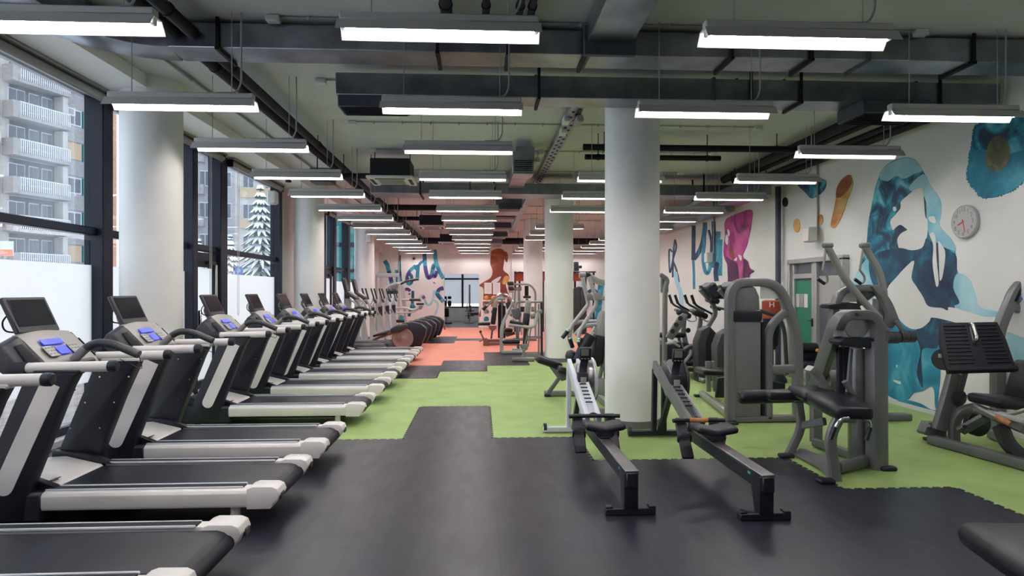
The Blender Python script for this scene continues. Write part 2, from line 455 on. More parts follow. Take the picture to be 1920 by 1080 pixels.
for k, (a, b) in enumerate(posts): structure('trim_%d' % (k+3), MB().box((XL+.02, (a+b)/2, ZH/2), (.22, b-a, ZH), .012), 'dark_frame')
for k, (a, b, door) in enumerate(panes):
    m, L = (a+b)/2, b-a
    if door:
        w = struct(MB().box((XL, m, ZH-.03), (.08, L, .06), .008).box((XL, m, ZT), (.12, L, .1), .01).box((XL, m, ZT-.15), (.12, L, .16), .01).build('door_%d' % (k+1), 'dark_frame'))
        d = MB()
        d.box((XL+.03, a+.06, 1.04), (.07, .1, 2.06), .01).box((XL+.03, b-.06, 1.04), (.07, .1, 2.06), .01).box((XL+.03, m, .12), (.07, L, .16), .01).box((XL+.03, m, 2.02), (.07, L, .1), .01)
        d.build('door_leaf', 'dark_frame', w)
        MB().box((XL+.1, b-.12, 1.02), (.03, .05, 2.0), .01).build('jamb_strip', 'alu_frame', w, label='pale metal jamb strip')
        MB().box((XL+.09, m+.12, 2.04), (.06, .3, .06), .01).build('door_closer', 'black_plastic', w)
        MB().box((XL+.1, a+.12, 1.05), (.05, .04, .5), .01).build('door_handle', 'chrome', w, label='chrome door handle')
        MB().box((XL+.02, m, 1.08), (.012, L-.2, 1.75), 0).build('frosted_pane', 'frosted_glass', w)
    else:
        w = struct(MB().box((XL, m, ZH-.03), (.08, L, .06), .008).box((XL, m, ZT), (.12, L, .09), .01).box((XL, m, .12), (.08, L, .08), .01).build('window_%d' % (k+1), 'dark_frame'))
        MB().box((XL-.005, m, 1.23), (.012, L, 1.32), 0).build('frosted_film', 'frosted_glass', w, label='frosted film across the pane')
    MB().box((XL-.02, m, (ZT+ZH)/2), (.012, L, ZH-ZT-.08), 0).build('upper_pane', 'window_glass', w)
    MB().box((XL-.02, m, ZT/2), (.012, L, ZT-.2), 0).build('lower_pane', 'window_glass', w)
# roller blinds rolled up at the window heads
bl_lab = ['nearest rolled up grey blind at the left window head', 'rolled up grey blind directly before the first left column', 'rolled up blind hidden behind the first left column', 'rolled up blind above the glazed door after the first left column',
          'rolled up blind before the second left column', 'rolled up blind just past the second left column', 'rolled up blind above the second glazed door', 'rolled up blind left of the third column', 'rolled up blind past the third column', 'farthest rolled up blind']
for k, (a, b, door) in enumerate(panes[:8]):
    t = thing('roller_blind', bl_lab[k], 'blind', (XL+.16, (a+b)/2, 3.77), 'roller blinds at the window heads')
    MB().cyl((XL+.16, a+.05, 3.775), (XL+.16, b-.05, 3.775), .05, n=16).build('blind_roll', 'silver_plastic', t)
    MB().box((XL+.17, (a+b)/2, 3.842), (.13, b-a, .025), .004).build('cassette', 'silver_plastic', t)
    for y in (a+.03, b-.03): MB().box((XL+.16, y, 3.77), (.1, .03, .13), .005).build('bracket', 'black_plastic', t)
    if k in (1, 3, 4): MB().tube([(XL+.2, a+.25, 3.76), (XL+.2, a+.25, 1.2), (XL+.2, a+.28, 1.17), (XL+.2, a+.31, 1.2), (XL+.2, a+.31, 3.76)], .0035, 6).build('pull_cord', 'sill_white', t)
# round columns
for k, (x, y) in enumerate([(1.83, 7.5), (1.80, 14.3), (1.79, 21.2), (-3.80, 7.5), (-3.82, 14.3), (-3.85, 21.2)]):
    c = struct(MB().cyl((x, y, .08), (x, y, ZC), .325, n=48).build('column_%d' % (k+1), 'column_paint'))
    MB().cyl((x, y, 0), (x, y, .085), .331, n=48).build('column_base', 'gunmetal_panel', c, label='grey base band')

# ------------------------------------------------------------------ hanging fluorescent lamps
def make_lamp(name, label):
    t = thing(name, label, 'lamp', (0, 0, 0), 'hanging fluorescent lamps')
    a, z = .62, 3.17
    hb = MB().box((0, 0, z+.105), (1.22, .07, .05), .008)
    hb.build('housing', 'lamp_white', t)
    rf = MB()
    o = [(-.10, z), (-.05, z+.075), (.05, z+.075), (.10, z)]
    i = [(.096, z), (.046, z+.069), (-.046, z+.069), (-.096, z)]
    pr = [V((-a, y, q)) for y, q in o+i]
    rf.prism(pr, (2*a, 0, 0))
    rf.build('reflector', 'lamp_white', t)
    for s in (-1, 1): MB().box((s*(a-.03), 0, z+.055), (.03, .05, .05), .006).build('lamp_holder', 'lamp_inside', t)
    MB().cyl((-a+.04, 0, z+.045), (a-.04, 0, z+.045), .019, n=12).build('tube', 'tube_light', t, label='glowing white tube')
    for s in (-.42, .42): MB().cyl((s, 0, z+.125), (s, 0, ZC), .004, n=6).build('suspension_wire', 'grey_conduit', t)
    fl = MB().tube(fillet([(.5, .0, ZC), (.5, .0, z+.22), (.46, .0, z+.14), (.3, 0, z+.135)], .08), .008, 6).build('power_cord', 'grey_conduit', t)
    return t
LY = [3.9, 5.55, 7.18, 8.95, 10.68, 12.5, 14.15, 15.9, 17.7, 19.5, 21.2, 22.95, 24.8, 26.6]
ORD = ['nearest', 'second', 'third', 'fourth', 'fifth', 'sixth', 'seventh', 'eighth', 'ninth', 'tenth', 'eleventh', 'twelfth', 'thirteenth', 'farthest']
lamp0 = None
for cx, nm, rows in ((-2.56, 'over the treadmills', range(14)), (-.245, 'over the middle aisle', range(14)), (2.02, 'in line with the white columns', (0, 1, 3, 4, 5, 7, 8, 9, 11, 12, 13)), (4.33, 'beside the mural wall', range(1, 14))):
    for q, k in enumerate(rows):
        lab = '%s hanging white tube lamp in the row %s' % (ORD[q] if k < 13 else 'farthest', nm)
        x = cx
        if lamp0 is None: lamp0 = make_lamp('hanging_lamp', lab); lamp0.location = (x, LY[k], 0)
        else: dup(lamp0, (x, LY[k], 0), lab)

for cx, nm in ((-2.56, 'treadmill row'), (-.245, 'middle aisle row'), (2.02, 'column row')):  # lamps added out of view to brighten the column and machine fronts
    for y, w in ((2.2, 'first'), (.5, 'second'))[:2 if cx < 2 else 1]: dup(lamp0, (cx, y, 0), '%s added unseen tube lamp above the near frame edge, %s' % (w, nm))
dup(lamp0, (-.8, 29.6, 0), 'nearer added unseen tube lamp in the room behind the back doorway')  # this lamp and the next are added unseen to light the far room
dup(lamp0, (-.8, 31.9, 0), 'farther added unseen tube lamp in the room behind the back doorway')
# ------------------------------------------------------------------ ducts, pipes, trays under the ceiling
def hanger(mb, x, y0, y1, z0, z1):
    mb.box((x, y0-.02, (z0+z1)/2), (.03, .02, z1-z0), .003).box((x, y1+.02, (z0+z1)/2), (.03, .02, z1-z0), .003).box((x, (y0+y1)/2, z0-.015), (.035, y1-y0+.08, .03), .004)
def duct(label, x0, x1, y0, y1, z0, z1, hx, seams=()):
    t = thing('air_duct', label, 'air duct', ((x0+x1)/2, y0, z0))
    MB().box(((x0+x1)/2, (y0+y1)/2, (z0+z1)/2), (x1-x0, y1-y0, z1-z0), .006).build('duct_body', 'galvanised', t)
    for x in hx:
        m = MB(); hanger(m, x, y0, y1, z0, ZC); m.build('hanger', 'black_pipe', t)
    for x in seams: MB().box((x, (y0+y1)/2, (z0+z1)/2), (.035, y1-y0+.03, z1-z0+.03), .004).build('flange', 'duct_side', t)
    return t
d1 = duct('nearest wide galvanised duct crossing the ceiling behind the first lamps', -2.75, 5.7, 5.66, 6.02, 3.74, 3.96, (-2.3, -.38, .25, .95, 2.3, 3.05, 4.6), (.98, 3.6))
# curved end of the first duct turning towards the camera
cv = MB(); n = 8; arc = [V((-2.75-.7*math.sin(a), 5.84-.7+.7*math.cos(a), 3.85)) for a in [math.pi/2*k/n for k in range(n+1)]]
arc.append(V((-3.45, 2.0, 3.85)))
cv.sweep(arc, rect(.22, .36, .005), ref=(0, 0, 1))
cv.build('duct_bend', 'galvanised', d1)
MB().box((-3.45, 3.4, 3.72), (.42, .06, .03), .005).box((-3.45, 4.95, 3.72), (.42, .06, .03), .005).build('hanger', 'black_pipe', d1)
d2 = duct('second galvanised duct crossing in front of the first round column', -1.5, 5.7, 6.62, 6.96, 3.64, 3.87, (.62, 2.9, 3.45, 5.0), (2.5,))
g = MB().box((-1.12, 6.79, 3.58), (.72, .33, .13), .01).build('outlet_grille', 'duct_side', d2)
m = MB()
for k in range(6): m.box((-1.12, 6.65+.055*k, 3.512), (.66, .02, .012), .002, rotm('X', 25))
m.build('louvre', 'black_pipe', g)
d3 = duct('third galvanised duct crossing in front of the second round column', -2.2, 5.7, 12.75, 13.4, 3.56, 3.78, (-1.2, .3, 3.6, 4.6), (-.2, 2.6))
g = MB().box((4.45, 6.75, 3.57), (.75, .5, .15), .01).build('outlet_grille', 'duct_side', d2)
m = MB()
for k in range(7): m.box((4.45, 6.55+.065*k, 3.49), (.68, .03, .012), .002, rotm('X', 25))
m.build('louvre', 'black_pipe', g)
t = thing('air_duct', 'galvanised duct running towards the camera above the middle aisle', 'air duct', (1.15, 3, 3.78))
MB().box((1.14, 2.2, 3.88), (.4, 6.7, .2), .006).build('duct_body', 'galvanised', t)
MB().box((1.14, 5.5, 3.8), (.46, .06, .26), .006).build('flange', 'duct_side', t)
MB().box((1.36, 2.2, 3.92), (.05, 6.7, .06), .004).build('side_rail', 'black_pipe', t)
t = thing('air_duct', 'stepped duct above the middle aisle with a small outlet box', 'air duct', (.75, 12, 3.6))
MB().box((.72, 11.35, 3.78), (.3, 2.7, .24), .006).build('duct_body', 'galvanised', t)
g = MB().box((.68, 10.1, 3.62), (.34, .4, .36), .01).build('outlet_box', 'galvanised', t)
m = MB()
for k in range(6): m.box((.68, 9.89, 3.5+.03*k), (.28, .015, .012), .002)
m.build('louvre', 'black_pipe', g)
for k, (y, z) in enumerate(((14.6, 3.5), (16.6, 3.55), (18.8, 3.5), (21.2, 3.45))):
    MB().box((.66-.0*k, y+.5, z+.12), (.62-.05*k, 1.5, .26), .01).build('duct_section', 'galvanised', t)
    MB().box((.66, y-.25, z), (.5, .5, .14), .01).build('outlet_box', 'duct_side', t)
MB().box((.6, 23.6, 3.45), (.42, 2.0, .3), .01).build('duct_section', 'galvanised', t)
t = thing('air_duct', 'galvanised duct along the mural wall with a pale square outlet', 'air duct', (4.9, 13, 3.5))
MB().box((5.12, 12.0, 3.5), (.45, 1.4, .3), .01).box((5.35, 16.6, 3.5), (.5, 6, .3), .01).build('duct_body', 'galvanised', t)
MB().prism([(4.92, 11.3, 3.34), (5.3, 11.3, 3.34), (5.3, 11.29, 3.345), (4.92, 11.29, 3.345)], (0, .02, .02)).build('outlet', 'ac_white', t, label='pale square outlet')
# pipes: every pipe a thing
def pipe(label, path, r, m='black_pipe', name='pipe', n=12):
    b = MB().tube(fillet(path, .15), r, n)
    if name == 'pipe':
        p, q = V(path[0]), V(path[-1]); L = (q-p).length; k = max(2, int(L/3.1)+1)
        for i in range(k):
            c = p+(q-p)*((i+.12)/(k-.76))
            b.cyl(c, V((c.x, c.y, ZC)), .007, n=6).cyl(c-(q-p).normalized()*.015, c+(q-p).normalized()*.015, r+.008, n=12)
    return tag(b.build(name, m, org=path[0]), label, 'pipe')
pipe('left one of two black pipes above the treadmills beyond the first duct', [(-2.66, 6.06, 3.85), (-2.66, 27.2, 3.85)], .055)
pipe('left one of two black pipes above the nearest left lamp before the duct', [(-2.66, -2.9, 3.85), (-2.66, 5.62, 3.85)], .055)
pipe('right one of two black pipes above the treadmills beyond the first duct', [(-2.50, 6.06, 3.85), (-2.50, 27.2, 3.85)], .055)
pipe('right one of two black pipes above the nearest left lamp before the duct', [(-2.50, -2.9, 3.85), (-2.50, 5.62, 3.85)], .055)
pipe('thin grey conduit running along the ceiling near the windows', [(-3.25, -2.9, 3.98), (-3.25, 27.2, 3.98)], .016, 'grey_conduit')
for x, lab in ((-.28, 'leftmost'), (.05, 'second from the left'), (.33, 'second from the right'), (.43, 'rightmost')):
    pipe('%s short dark pipe at the ceiling over the nearest middle lamp' % lab, [(x, -2.9, 3.93), (x, 5.6, 3.93)], .05 if x < 0 else .032)
pipe('black pipe crossing the ceiling in front of the first air conditioner', [(-2.45, 11.2, 3.62), (-1.86, 11.2, 3.62)], .05)
pipe('black pipe crossing the red lit ceiling beyond the third duct', [(-2.4, 16.15, 3.72), (1.05, 16.15, 3.72)], .075)
pipe('black pipe crossing just before the second air conditioner', [(-2.5, 18.6, 3.72), (-1.78, 18.6, 3.72)], .06)
pipe('black pipe crossing the ceiling near the back wall', [(-2.5, 25.6, 3.62), (5.6, 25.6, 3.62)], .13)
pipe('upper one of two black pipes crossing right of the first column', [(1.55, 9.4, 3.76), (4.0, 9.4, 3.76), (4.85, 9.4, 3.76)], .05)
pipe('lower one of two black pipes crossing right of the first column', [(1.6, 9.53, 3.64), (3.7, 9.53, 3.64)], .042)
for x, z, r, lab in ((4.97, 3.86, .075, 'innermost thick'), (5.17, 3.84, .05, 'middle'), (5.36, 3.76, .04, 'lower'), (5.6, 3.76, .06, 'outermost')):
    pipe('%s dark pipe along the ceiling beside the mural wall' % lab, [(x, 7.1, z), (x, 12.6, z)], r)
wp = PX(1459, 500, XR-.1)
pipe('thick dark grey drain pipe standing against the mural wall', [(XR-.1, wp.y, 0), (XR-.1, wp.y, 3.6)], .052, 'duct_side', 'drain_pipe', 16)
for k, y in enumerate(LY[:11]):
    t = thing('ceiling_conduit', '%s thin grey cable conduit clipped across the ceiling' % ORD[k], 'conduit', (0, y+.04, 3.985), 'cable conduits across the ceiling')
    c = MB().cyl((-1.75, y+.04, 3.985), (4.0, y+.04, 3.985), .009, n=6)
    MB().box((-1.8, y+.04, 3.97), (.12, .08, .06), .01).build('junction_box', 'ac_white', t)
    MB().box((4.05, y+.04, 3.97), (.12, .08, .06), .01).build('junction_box', 'ac_white', t)
    for q in range(14): c.box((-1.5+.4*q, y+.04, 3.98), (.02, .03, .04), .003)
    c.build('conduit', 'grey_conduit', t)
t = thing('cable_tray', 'long perforated cable tray hanging beside the white columns', 'cable tray', (1.25, 8, 3.9))
m = MB().box((1.22, 16, 3.88), (.16, 17, .012), .002).box((1.14, 16, 3.91), (.006, 17, .06), .001).box((1.30, 16, 3.91), (.006, 17, .06), .001)
m.build('tray', 'galvanised', t)
m = MB()
for k in range(60): m.box((1.19+.06*(k % 2), 7.7+.13*k, 3.872), (.035, .06, .008), .001)
m.build('perforation', 'black_matte', t)
for q, (x, y) in enumerate(((1.14, 8.3), (1.18, 8.9), (1.0, 10.3), (1.0, 10.9))):
    MB().box((x, y, 3.86), (.09, .2, .09), .01).build('junction_box', 'ac_white', t)
t = thing('emergency_light', 'small emergency light box under the cable tray', 'light', (1.28, 8.15, 3.8))
MB().box((1.28, 8.15, 3.81), (.09, .3, .09), .015).build('case', 'silver_plastic', t)
MB().box((1.30, 8.02, 3.80), (.06, .02, .05), .004).build('status_lamp', 'teal_logo', t, label='small teal status lamp')
# ceiling cassette air conditioners
def cassette(label, x, y, z):
    t = thing('air_conditioner', label, 'air conditioner', (x, y, z), 'ceiling cassette air conditioners')
    MB().box((x, y, z+.19), (.66, .66, .3), .01).build('casing', 'black_matte', t)
    g = MB().box((x, y, z+.02), (.78, .78, .05), .015).build('front_panel', 'ac_white', t)
    m = MB()
    for k in range(9): m.box((x, y-.2+.05*k, z-.008), (.42, .022, .01), .002)
    m.build('intake_grille', 'silver_plastic', g)
    for dx, dy in ((-.32, 0), (.32, 0), (0, -.32), (0, .32)):
        MB().box((x+dx, y+dy, z-.006), (.06 if dx else .5, .06 if dy else .5, .012), .004).build('air_slot', 'black_matte', g)
    for dx in (-.3, .3): MB().cyl((x+dx, y, z+.3), (x+dx, y, ZC), .008, n=6).build('hanger_rod', 'black_pipe', t)
cassette('nearest ceiling air conditioner with black casing above the aisle', -1.5, 10.9, 3.47)
cassette('middle ceiling air conditioner over the orange floor', -1.42, 18.6, 3.45)
cassette('farthest ceiling air conditioner close to the back wall', -1.2, 24.4, 3.42)
t = thing('air_box', 'dark vent box at the ceiling above the fourth treadmill lamp', 'vent', (-3.0, 11.2, 3.6))
MB().box((-2.75, 11.2, 3.6), (.36, .4, .24), .01).build('casing', 'duct_side', t)
MB().cyl((-2.85, 11.2, 3.7), (-2.85, 11.2, ZC), .01, n=6).build('hanger_rod', 'black_pipe', t)
MB().tube(fillet([(-2.95, 11.2, 3.62), (-3.35, 11.2, 3.62), (-3.35, 11.2, 3.5)], .08), .05, 10).build('elbow_pipe', 'black_pipe', t)

# ------------------------------------------------------------------ speakers, camera, clock
def speaker(label, c, axis):
    t = thing('wall_speaker', label, 'speaker', c)
    MB().box(c, (.16, .2, .26), .02).build('cabinet', 'ac_white', t)
    n = V(axis); c = V(c)
    MB().box(c+n*.075, (.02+.15*abs(n.y), .02+.17*abs(n.x), .22), .008).build('grille', 'white_plastic', t)
    MB().box(c-n*.09, (.04, .04, .1), .006).build('bracket', 'alu_frame', t)
    return t
s = PX(1519, 440, XR-.16); t = speaker('white speaker box on the mural wall left of the glass door top', s, (-1, 0, 0))
MB().cyl((XR-.03, s.y, s.z+.05), (XR-.03, s.y, 3.9), .018, n=8).build('cable_duct', 'silver_plastic', t)
s = PX(1329, 483, XR-.16); t = speaker('small speaker box on the mural wall over teal lettering', s, (-1, 0, 0))
MB().cyl((XR-.03, s.y, s.z+.05), (XR-.03, s.y, 3.7), .02, n=8).build('cable_duct', 'silver_plastic', t)
speaker('white speaker hanging at the window post before the second left column', (-4.12, 12.75, 3.45), (1, 0, 0))
speaker('white speaker high on the third left column', (-3.62, 20.75, 3.3), (1, 0, 0))
speaker('small white speaker high in the back left corner', (-4.15, 26.3, 3.3), (1, 0, 0))
t = thing('security_camera', 'small white dome camera on the back wall above the lettering', 'camera', P(776, 480, YB-.05))
p = P(776, 482, YB-.08); MB().box(p+V((0, .04, .06)), (.1, .08, .1), .02).build('mount', 'ac_white', t); MB().ball(p+V((0, -.02, -.06)), .06).build('lens', 'black_plastic', t)
cc = PX(1809, 416, XR-.03); R = .2
t = thing('wall_clock', 'round white wall clock with orange hands on the mural wall', 'clock', cc)
MB().lathe(cc+V((.03, 0, 0)), (-1, 0, 0), [(R-.01, 0), (R, .01), (R, .045), (R-.012, .055), (R-.018, .05)], 40).build('rim', 'clock_rim', t)
MB().cyl(cc+V((.02, 0, 0)), cc+V((-.018, 0, 0)), R-.016, n=40).build('dial', 'clock_face', t)
for k in range(1, 13):
    a = math.radians(30*k); q = cc+V((-.02, -.145*math.sin(a), .145*math.cos(a)))
    text_mesh(str(k), .07, 'ink_grey', 'numeral', t, q, (0, -1, 0), (0, 0, 1), depth=.001)
for ang, L, w in ((250, .09, .014), (168, .13, .01), (338, .03, .01)):
    a = math.radians(ang); d = V((0, -math.sin(a), math.cos(a))); q = cc+V((-.024, 0, 0))
    MB().sweep([q-d*.01, q+d*L], rect(.004, w, .001), ref=(1, 0, 0)).build('clock_hand', 'red_hand', t)

# ------------------------------------------------------------------ glass door on the mural wall
a, b = PX(1489, 600, XR), PX(1590, 600, XR); y1, y0 = a.y, b.y; zt = 2.13
dr = struct(MB().box((XR-.05, y1, zt/2), (.14, .08, zt), .008).box((XR-.05, y0, zt/2), (.14, .08, zt), .008).box((XR-.05, (y0+y1)/2, zt), (.14, y1-y0+.08, .08), .008).box((XR-.03, (y0+y1)/2, zt/2), (.1, .1, zt), .008).build('door_9', 'alu_frame'))
MB().box((XR-.004, (y0+y1)/2, zt/2), (.012, y1-y0, zt), 0).build('dark_backing', 'window_dark', dr)
ym = (y0+y1)/2
MB().box((XR-.03, y1-.09, zt/2), (.08, .07, zt-.1), .008).box((XR-.03, ym+.09, zt/2), (.08, .07, zt-.1), .008).box((XR-.03, (y1+ym)/2, 1.86), (.07, y1-ym, .09), .008).box((XR-.03, (y1+ym)/2, .1), (.07, y1-ym, .14), .008).build('door_leaf', 'alu_frame', dr)
MB().box((XR-.022, (y1+ym)/2, .95), (.01, y1-ym-.2, 1.66), 0).build('poster', 'green_panel', dr, label='green poster behind the glass')
for k in range(3): MB().box((XR-.03, y1-.2-.14*k, 1.42), (.006, .12, .24), 0).build('photo', ('facade_beige', 'slab_grey', 'white_paper')[k], dr)
MB().box((XR-.022, (y0+ym)/2, 1.6), (.01, ym-y0-.1, .5), 0).build('pane', 'frosted_glass', dr)
MB().box((XR-.09, ym+.06, 1.05), (.03, .03, .14), .006).box((XR-.11, ym+.1, 1.08), (.02, .12, .02), .004).build('door_handle', 'black_plastic', dr, label='black lever handle')

# ------------------------------------------------------------------ painted murals (thin coats of paint on the walls)
LAYER = {'n': 0}
def coat(name, wall, pts, m, proj, label=None, nrm=(-1, 0, 0), d=None):
    LAYER['n'] += 1; e = .0015+.0006*(LAYER['n'] % 14) if d is None else d
    q = [proj(*p)+V(nrm)*e for p in pts]
    return MB().prism(q, V(nrm)*-(e+.002)).build(name, m, wall, label=label)
def wr(x, y): return PX(x, y, XR)
def wbk(x, y): return P(x, y, YB)
def smooth_poly(pts, n=4):
    out = []; N = len(pts)
    for i in range(N):
        p0, p1, p2, p3 = [V((*pts[(i+k-1) % N], 0)) for k in range(4)]
        for k in range(n):
            t = k/n; q = .5*((2*p1)+(p2-p0)*t+(2*p0-5*p1+4*p2-p3)*t*t+(3*p1-p0-3*p2+p3)*t**3); out.append((q.x, q.y))
    return out
def A(*p): return smooth_poly([(1600+x/4.153, 200+y/4.153) for x, y in p])
def B(*p): return smooth_poly([(1600+x/3, 440+y/3) for x, y in p])
def jag(pts, amp):
    r = random.Random(3); N = len(pts); pts = [(a[0]+(b[0]-a[0])*k/4, a[1]+(b[1]-a[1])*k/4) for a, b in zip(pts, pts[1:]+pts[:1]) for k in range(4)]; cx, cy = sum(p[0] for p in pts)/len(pts), sum(p[1] for p in pts)/len(pts); return [(cx+(x-cx)*(1+f), cy+(y-cy)*(1+f)) for x, y in pts for f in (r.uniform(-.008, .014)*amp,)]
d_ = iter([.0015+.0005*k for k in range(70)])
W = 'painted_woman'
coat('painted_woman', wall_r, A((60, 1250), (85, 1150), (105, 1050), (118, 900), (145, 760), (165, 650), (190, 570), (225, 490), (290, 430), (370, 400), (430, 395), (490, 420), (530, 480), (565, 540), (600, 610), (650, 680), (682, 740), (687, 820), (672, 920), (720, 985), (770, 1040), (795, 1120), (805, 1250), (830, 1320), (880, 1420), (900, 1500), (700, 1560), (560, 1500), (470, 1300), (400, 1350), (300, 1480), (200, 1420), (100, 1400)), 'paint_teal', wr, 'teal watercolour woman with outstretched arm', d=next(d_))
coat(W, wall_r, B((80, 130), (118, 118), (128, 210), (140, 290), (110, 360), (50, 400), (-10, 330), (10, 230)), 'paint_pale', wr, 'pale blue wash left of the hair', d=next(d_))
coat(W, wall_r, A((430, 640), (545, 525), (600, 610), (650, 680), (682, 740), (687, 820), (672, 920), (720, 985), (770, 1040), (800, 1120), (700, 1090), (600, 1010), (575, 900), (555, 700)), 'paint_pale', wr, 'pale blue lock of hair', d=next(d_))
coat(W, wall_r, A((215, 500), (300, 435), (420, 400), (500, 430), (535, 500), (480, 520), (400, 560), (330, 540), (270, 580), (210, 560)), 'paint_pale', wr, 'pale crown of the hair', d=next(d_))
coat(W, wall_r, A((525, 630), (470, 655), (420, 695), (372, 740), (368, 790), (330, 840), (290, 890), (302, 940), (312, 958), (345, 930), (370, 920), (400, 940), (420, 960), (375, 985), (345, 1030), (350, 1080), (365, 1110), (420, 1130), (480, 1135), (535, 1110), (560, 1050), (577, 1000), (580, 890), (560, 850), (552, 740), (545, 655)), 'wall_paint', wr, 'unpainted face', d=next(d_))
coat(W, wall_r, A((310, 785), (330, 780), (336, 805), (318, 815)), 'wall_paint', wr, d=next(d_))
coat(W, wall_r, A((590, 860), (630, 855), (645, 900), (620, 905), (592, 885)), 'wall_paint', wr, d=next(d_))
coat(W, wall_r, B((100, 130), (170, 90), (265, 75), (330, 88), (390, 72), (412, 20), (440, 60), (450, 150), (440, 230), (380, 260), (330, 250), (345, 150), (270, 215), (190, 305), (120, 290), (90, 200)), 'paint_dark', wr, 'dark blue neck and hair', d=next(d_))
coat(W, wall_r, B((330, 240), (345, 150), (400, 130), (450, 140), (500, 200), (520, 100), (575, 110), (583, 180), (578, 240), (560, 300), (600, 350), (605, 390), (535, 425), (500, 412), (425, 402), (395, 350), (355, 290)), 'paint_dark', wr, 'dark blue shoulder hair', d=next(d_))
coat(W, wall_r, B((580, 225), (625, 225), (662, 262), (688, 340), (715, 405), (822, 436), (825, 470), (740, 462), (600, 420), (570, 400), (600, 380), (565, 300)), 'paint_pale', wr, 'pale blue shoulder and arm', d=next(d_))
coat(W, wall_r, B((432, 0), (452, 60), (448, 150), (455, 220), (470, 292), (483, 262), (470, 130), (462, 0)), 'wall_paint', wr, d=next(d_))
coat(W, wall_r, B((482, 40), (508, 70), (520, 112), (512, 190), (500, 248), (488, 250), (484, 140)), 'wall_paint', wr, d=next(d_))
coat(W, wall_r, B((60, 450), (180, 400), (240, 430), (300, 515), (345, 532), (385, 526), (430, 490), (450, 463), (560, 487), (600, 500), (500, 560), (492, 640), (490, 800), (480, 900), (474, 985), (462, 965), (458, 885), (438, 852), (390, 880), (342, 890), (312, 925), (265, 935), (210, 912), (175, 890), (80, 850), (40, 650)), 'paint_mid', wr, 'teal body and skirt', d=next(d_))
coat(W, wall_r, B((350, 545), (430, 490), (450, 463), (560, 487), (600, 500), (492, 600), (470, 640), (400, 640), (385, 700), (395, 860), (360, 780), (380, 650)), 'paint_dark', wr, 'dark blue waist', d=next(d_))
coat(W, wall_r, B((345, 148), (300, 180), (245, 240), (195, 305), (210, 385), (258, 470), (300, 515), (342, 531), (388, 524), (430, 490), (448, 466), (550, 487), (660, 520), (800, 560), (1000, 600), (1050, 560), (825, 470), (740, 462), (600, 420), (540, 408), (536, 425), (500, 424), (425, 404), (392, 345), (358, 292), (330, 240)), 'wall_paint', wr, 'unpainted shoulder and arm', d=next(d_))
coat(W, wall_r, B((245, 733), (250, 733), (250, 745), (245, 745)), 'wall_paint', wr, d=next(d_))
coat(W, wall_r, B((225, 818), (265, 825), (270, 840), (250, 836)), 'wall_paint', wr, d=next(d_))
coat(W, wall_r, B((860, 558), (920, 565), (1000, 610), (1010, 760), (930, 800), (880, 700)), 'paint_pale', wr, 'pale blue sleeve', d=next(d_))
coat(W, wall_r, B((175, 920), (240, 935), (300, 930), (380, 950), (440, 985), (490, 985), (488, 1005), (430, 1000), (330, 955), (250, 950), (180, 938)), 'paint_mid', wr, d=next(d_))
fl = A((945, 165), (930, 270), (908, 380), (900, 460), (890, 550), (920, 610), (985, 690), (1050, 708), (1150, 690), (1250, 650), (1335, 575), (1420, 470), (1440, 300), (1400, 130), (1310, 60), (1180, 60), (1030, 100))
coat('painted_flower', wall_r, jag(fl, 3), 'paint_mid', wr, 'teal watercolour flower near the ceiling', d=next(d_))
coat('painted_flower', wall_r, A((950, 190), (1100, 110), (1300, 70), (1400, 150), (1400, 300), (1250, 360), (1130, 400), (1030, 330), (950, 340)), 'paint_teal', wr, 'lamp shade painted on the upper petals', d=next(d_))  # darker coat puts the shade above the lamps into the flower's colour
coat('painted_flower', wall_r, jag(A((1130, 228), (1190, 250), (1225, 320), (1222, 400), (1180, 470), (1130, 498), (1070, 480), (1038, 420), (1050, 330), (1080, 260)), .8), 'paint_olive', wr, 'olive flower centre', d=next(d_))
def S(*p): return smooth_poly(list(p))
coat('painted_blot', wall_r, jag(S((1496, 344), (1520, 335), (1548, 338), (1546, 356), (1532, 368), (1522, 372), (1510, 360)), .8), 'paint_teal', wr, 'teal blot under the lamp', d=next(d_))
coat('painted_streak', wall_r, S((1594, 328), (1581, 335), (1570, 352), (1568, 376), (1560, 412), (1559, 424), (1566, 427), (1578, 408), (1590, 375), (1600, 346)), 'paint_amber', wr, 'amber and rust streak', d=next(d_))
coat('painted_streak', wall_r, S((1594, 328), (1581, 335), (1571, 352), (1569, 370), (1580, 368), (1592, 355), (1599, 342)), 'paint_rust', wr, d=next(d_))
for x, y, rx, ry, m in ((1495, 423, 6, 13, 'paint_amber'), (1539, 412, 5, 10, 'paint_amber'), (1473, 379, 5, 9, 'black_matte'), (1457, 652, 5, 12, 'paint_amber')):
    coat('painted_dot', wall_r, [(x+rx*math.cos(a*.45), y+ry*math.sin(a*.45)) for a in range(14)], m, wr, d=next(d_))
def M(*p): return smooth_poly([(1240+x/6.75, 360+y/6.75) for x, y in p])
coat('painted_petal', wall_r, M((1150, 230), (1000, 260), (850, 325), (815, 370), (805, 430), (815, 540), (800, 640), (793, 760), (810, 850), (840, 920), (850, 1080), (870, 1160), (1110, 1160), (1120, 1050), (1180, 1002), (1125, 965), (1100, 880), (1060, 850), (1035, 800), (1085, 680), (1115, 550), (1140, 420)), 'paint_magenta', wr, 'magenta watercolour figure', d=next(d_))
for q in ([(845, 470), (875, 500), (870, 555), (850, 545)], [(830, 540), (855, 570), (845, 670), (815, 620)], [(930, 860), (965, 825), (960, 870)], [(985, 795), (1025, 815), (1020, 870), (1000, 850)]):
    coat('painted_petal', wall_r, M(*q), 'wall_paint', wr, d=next(d_))
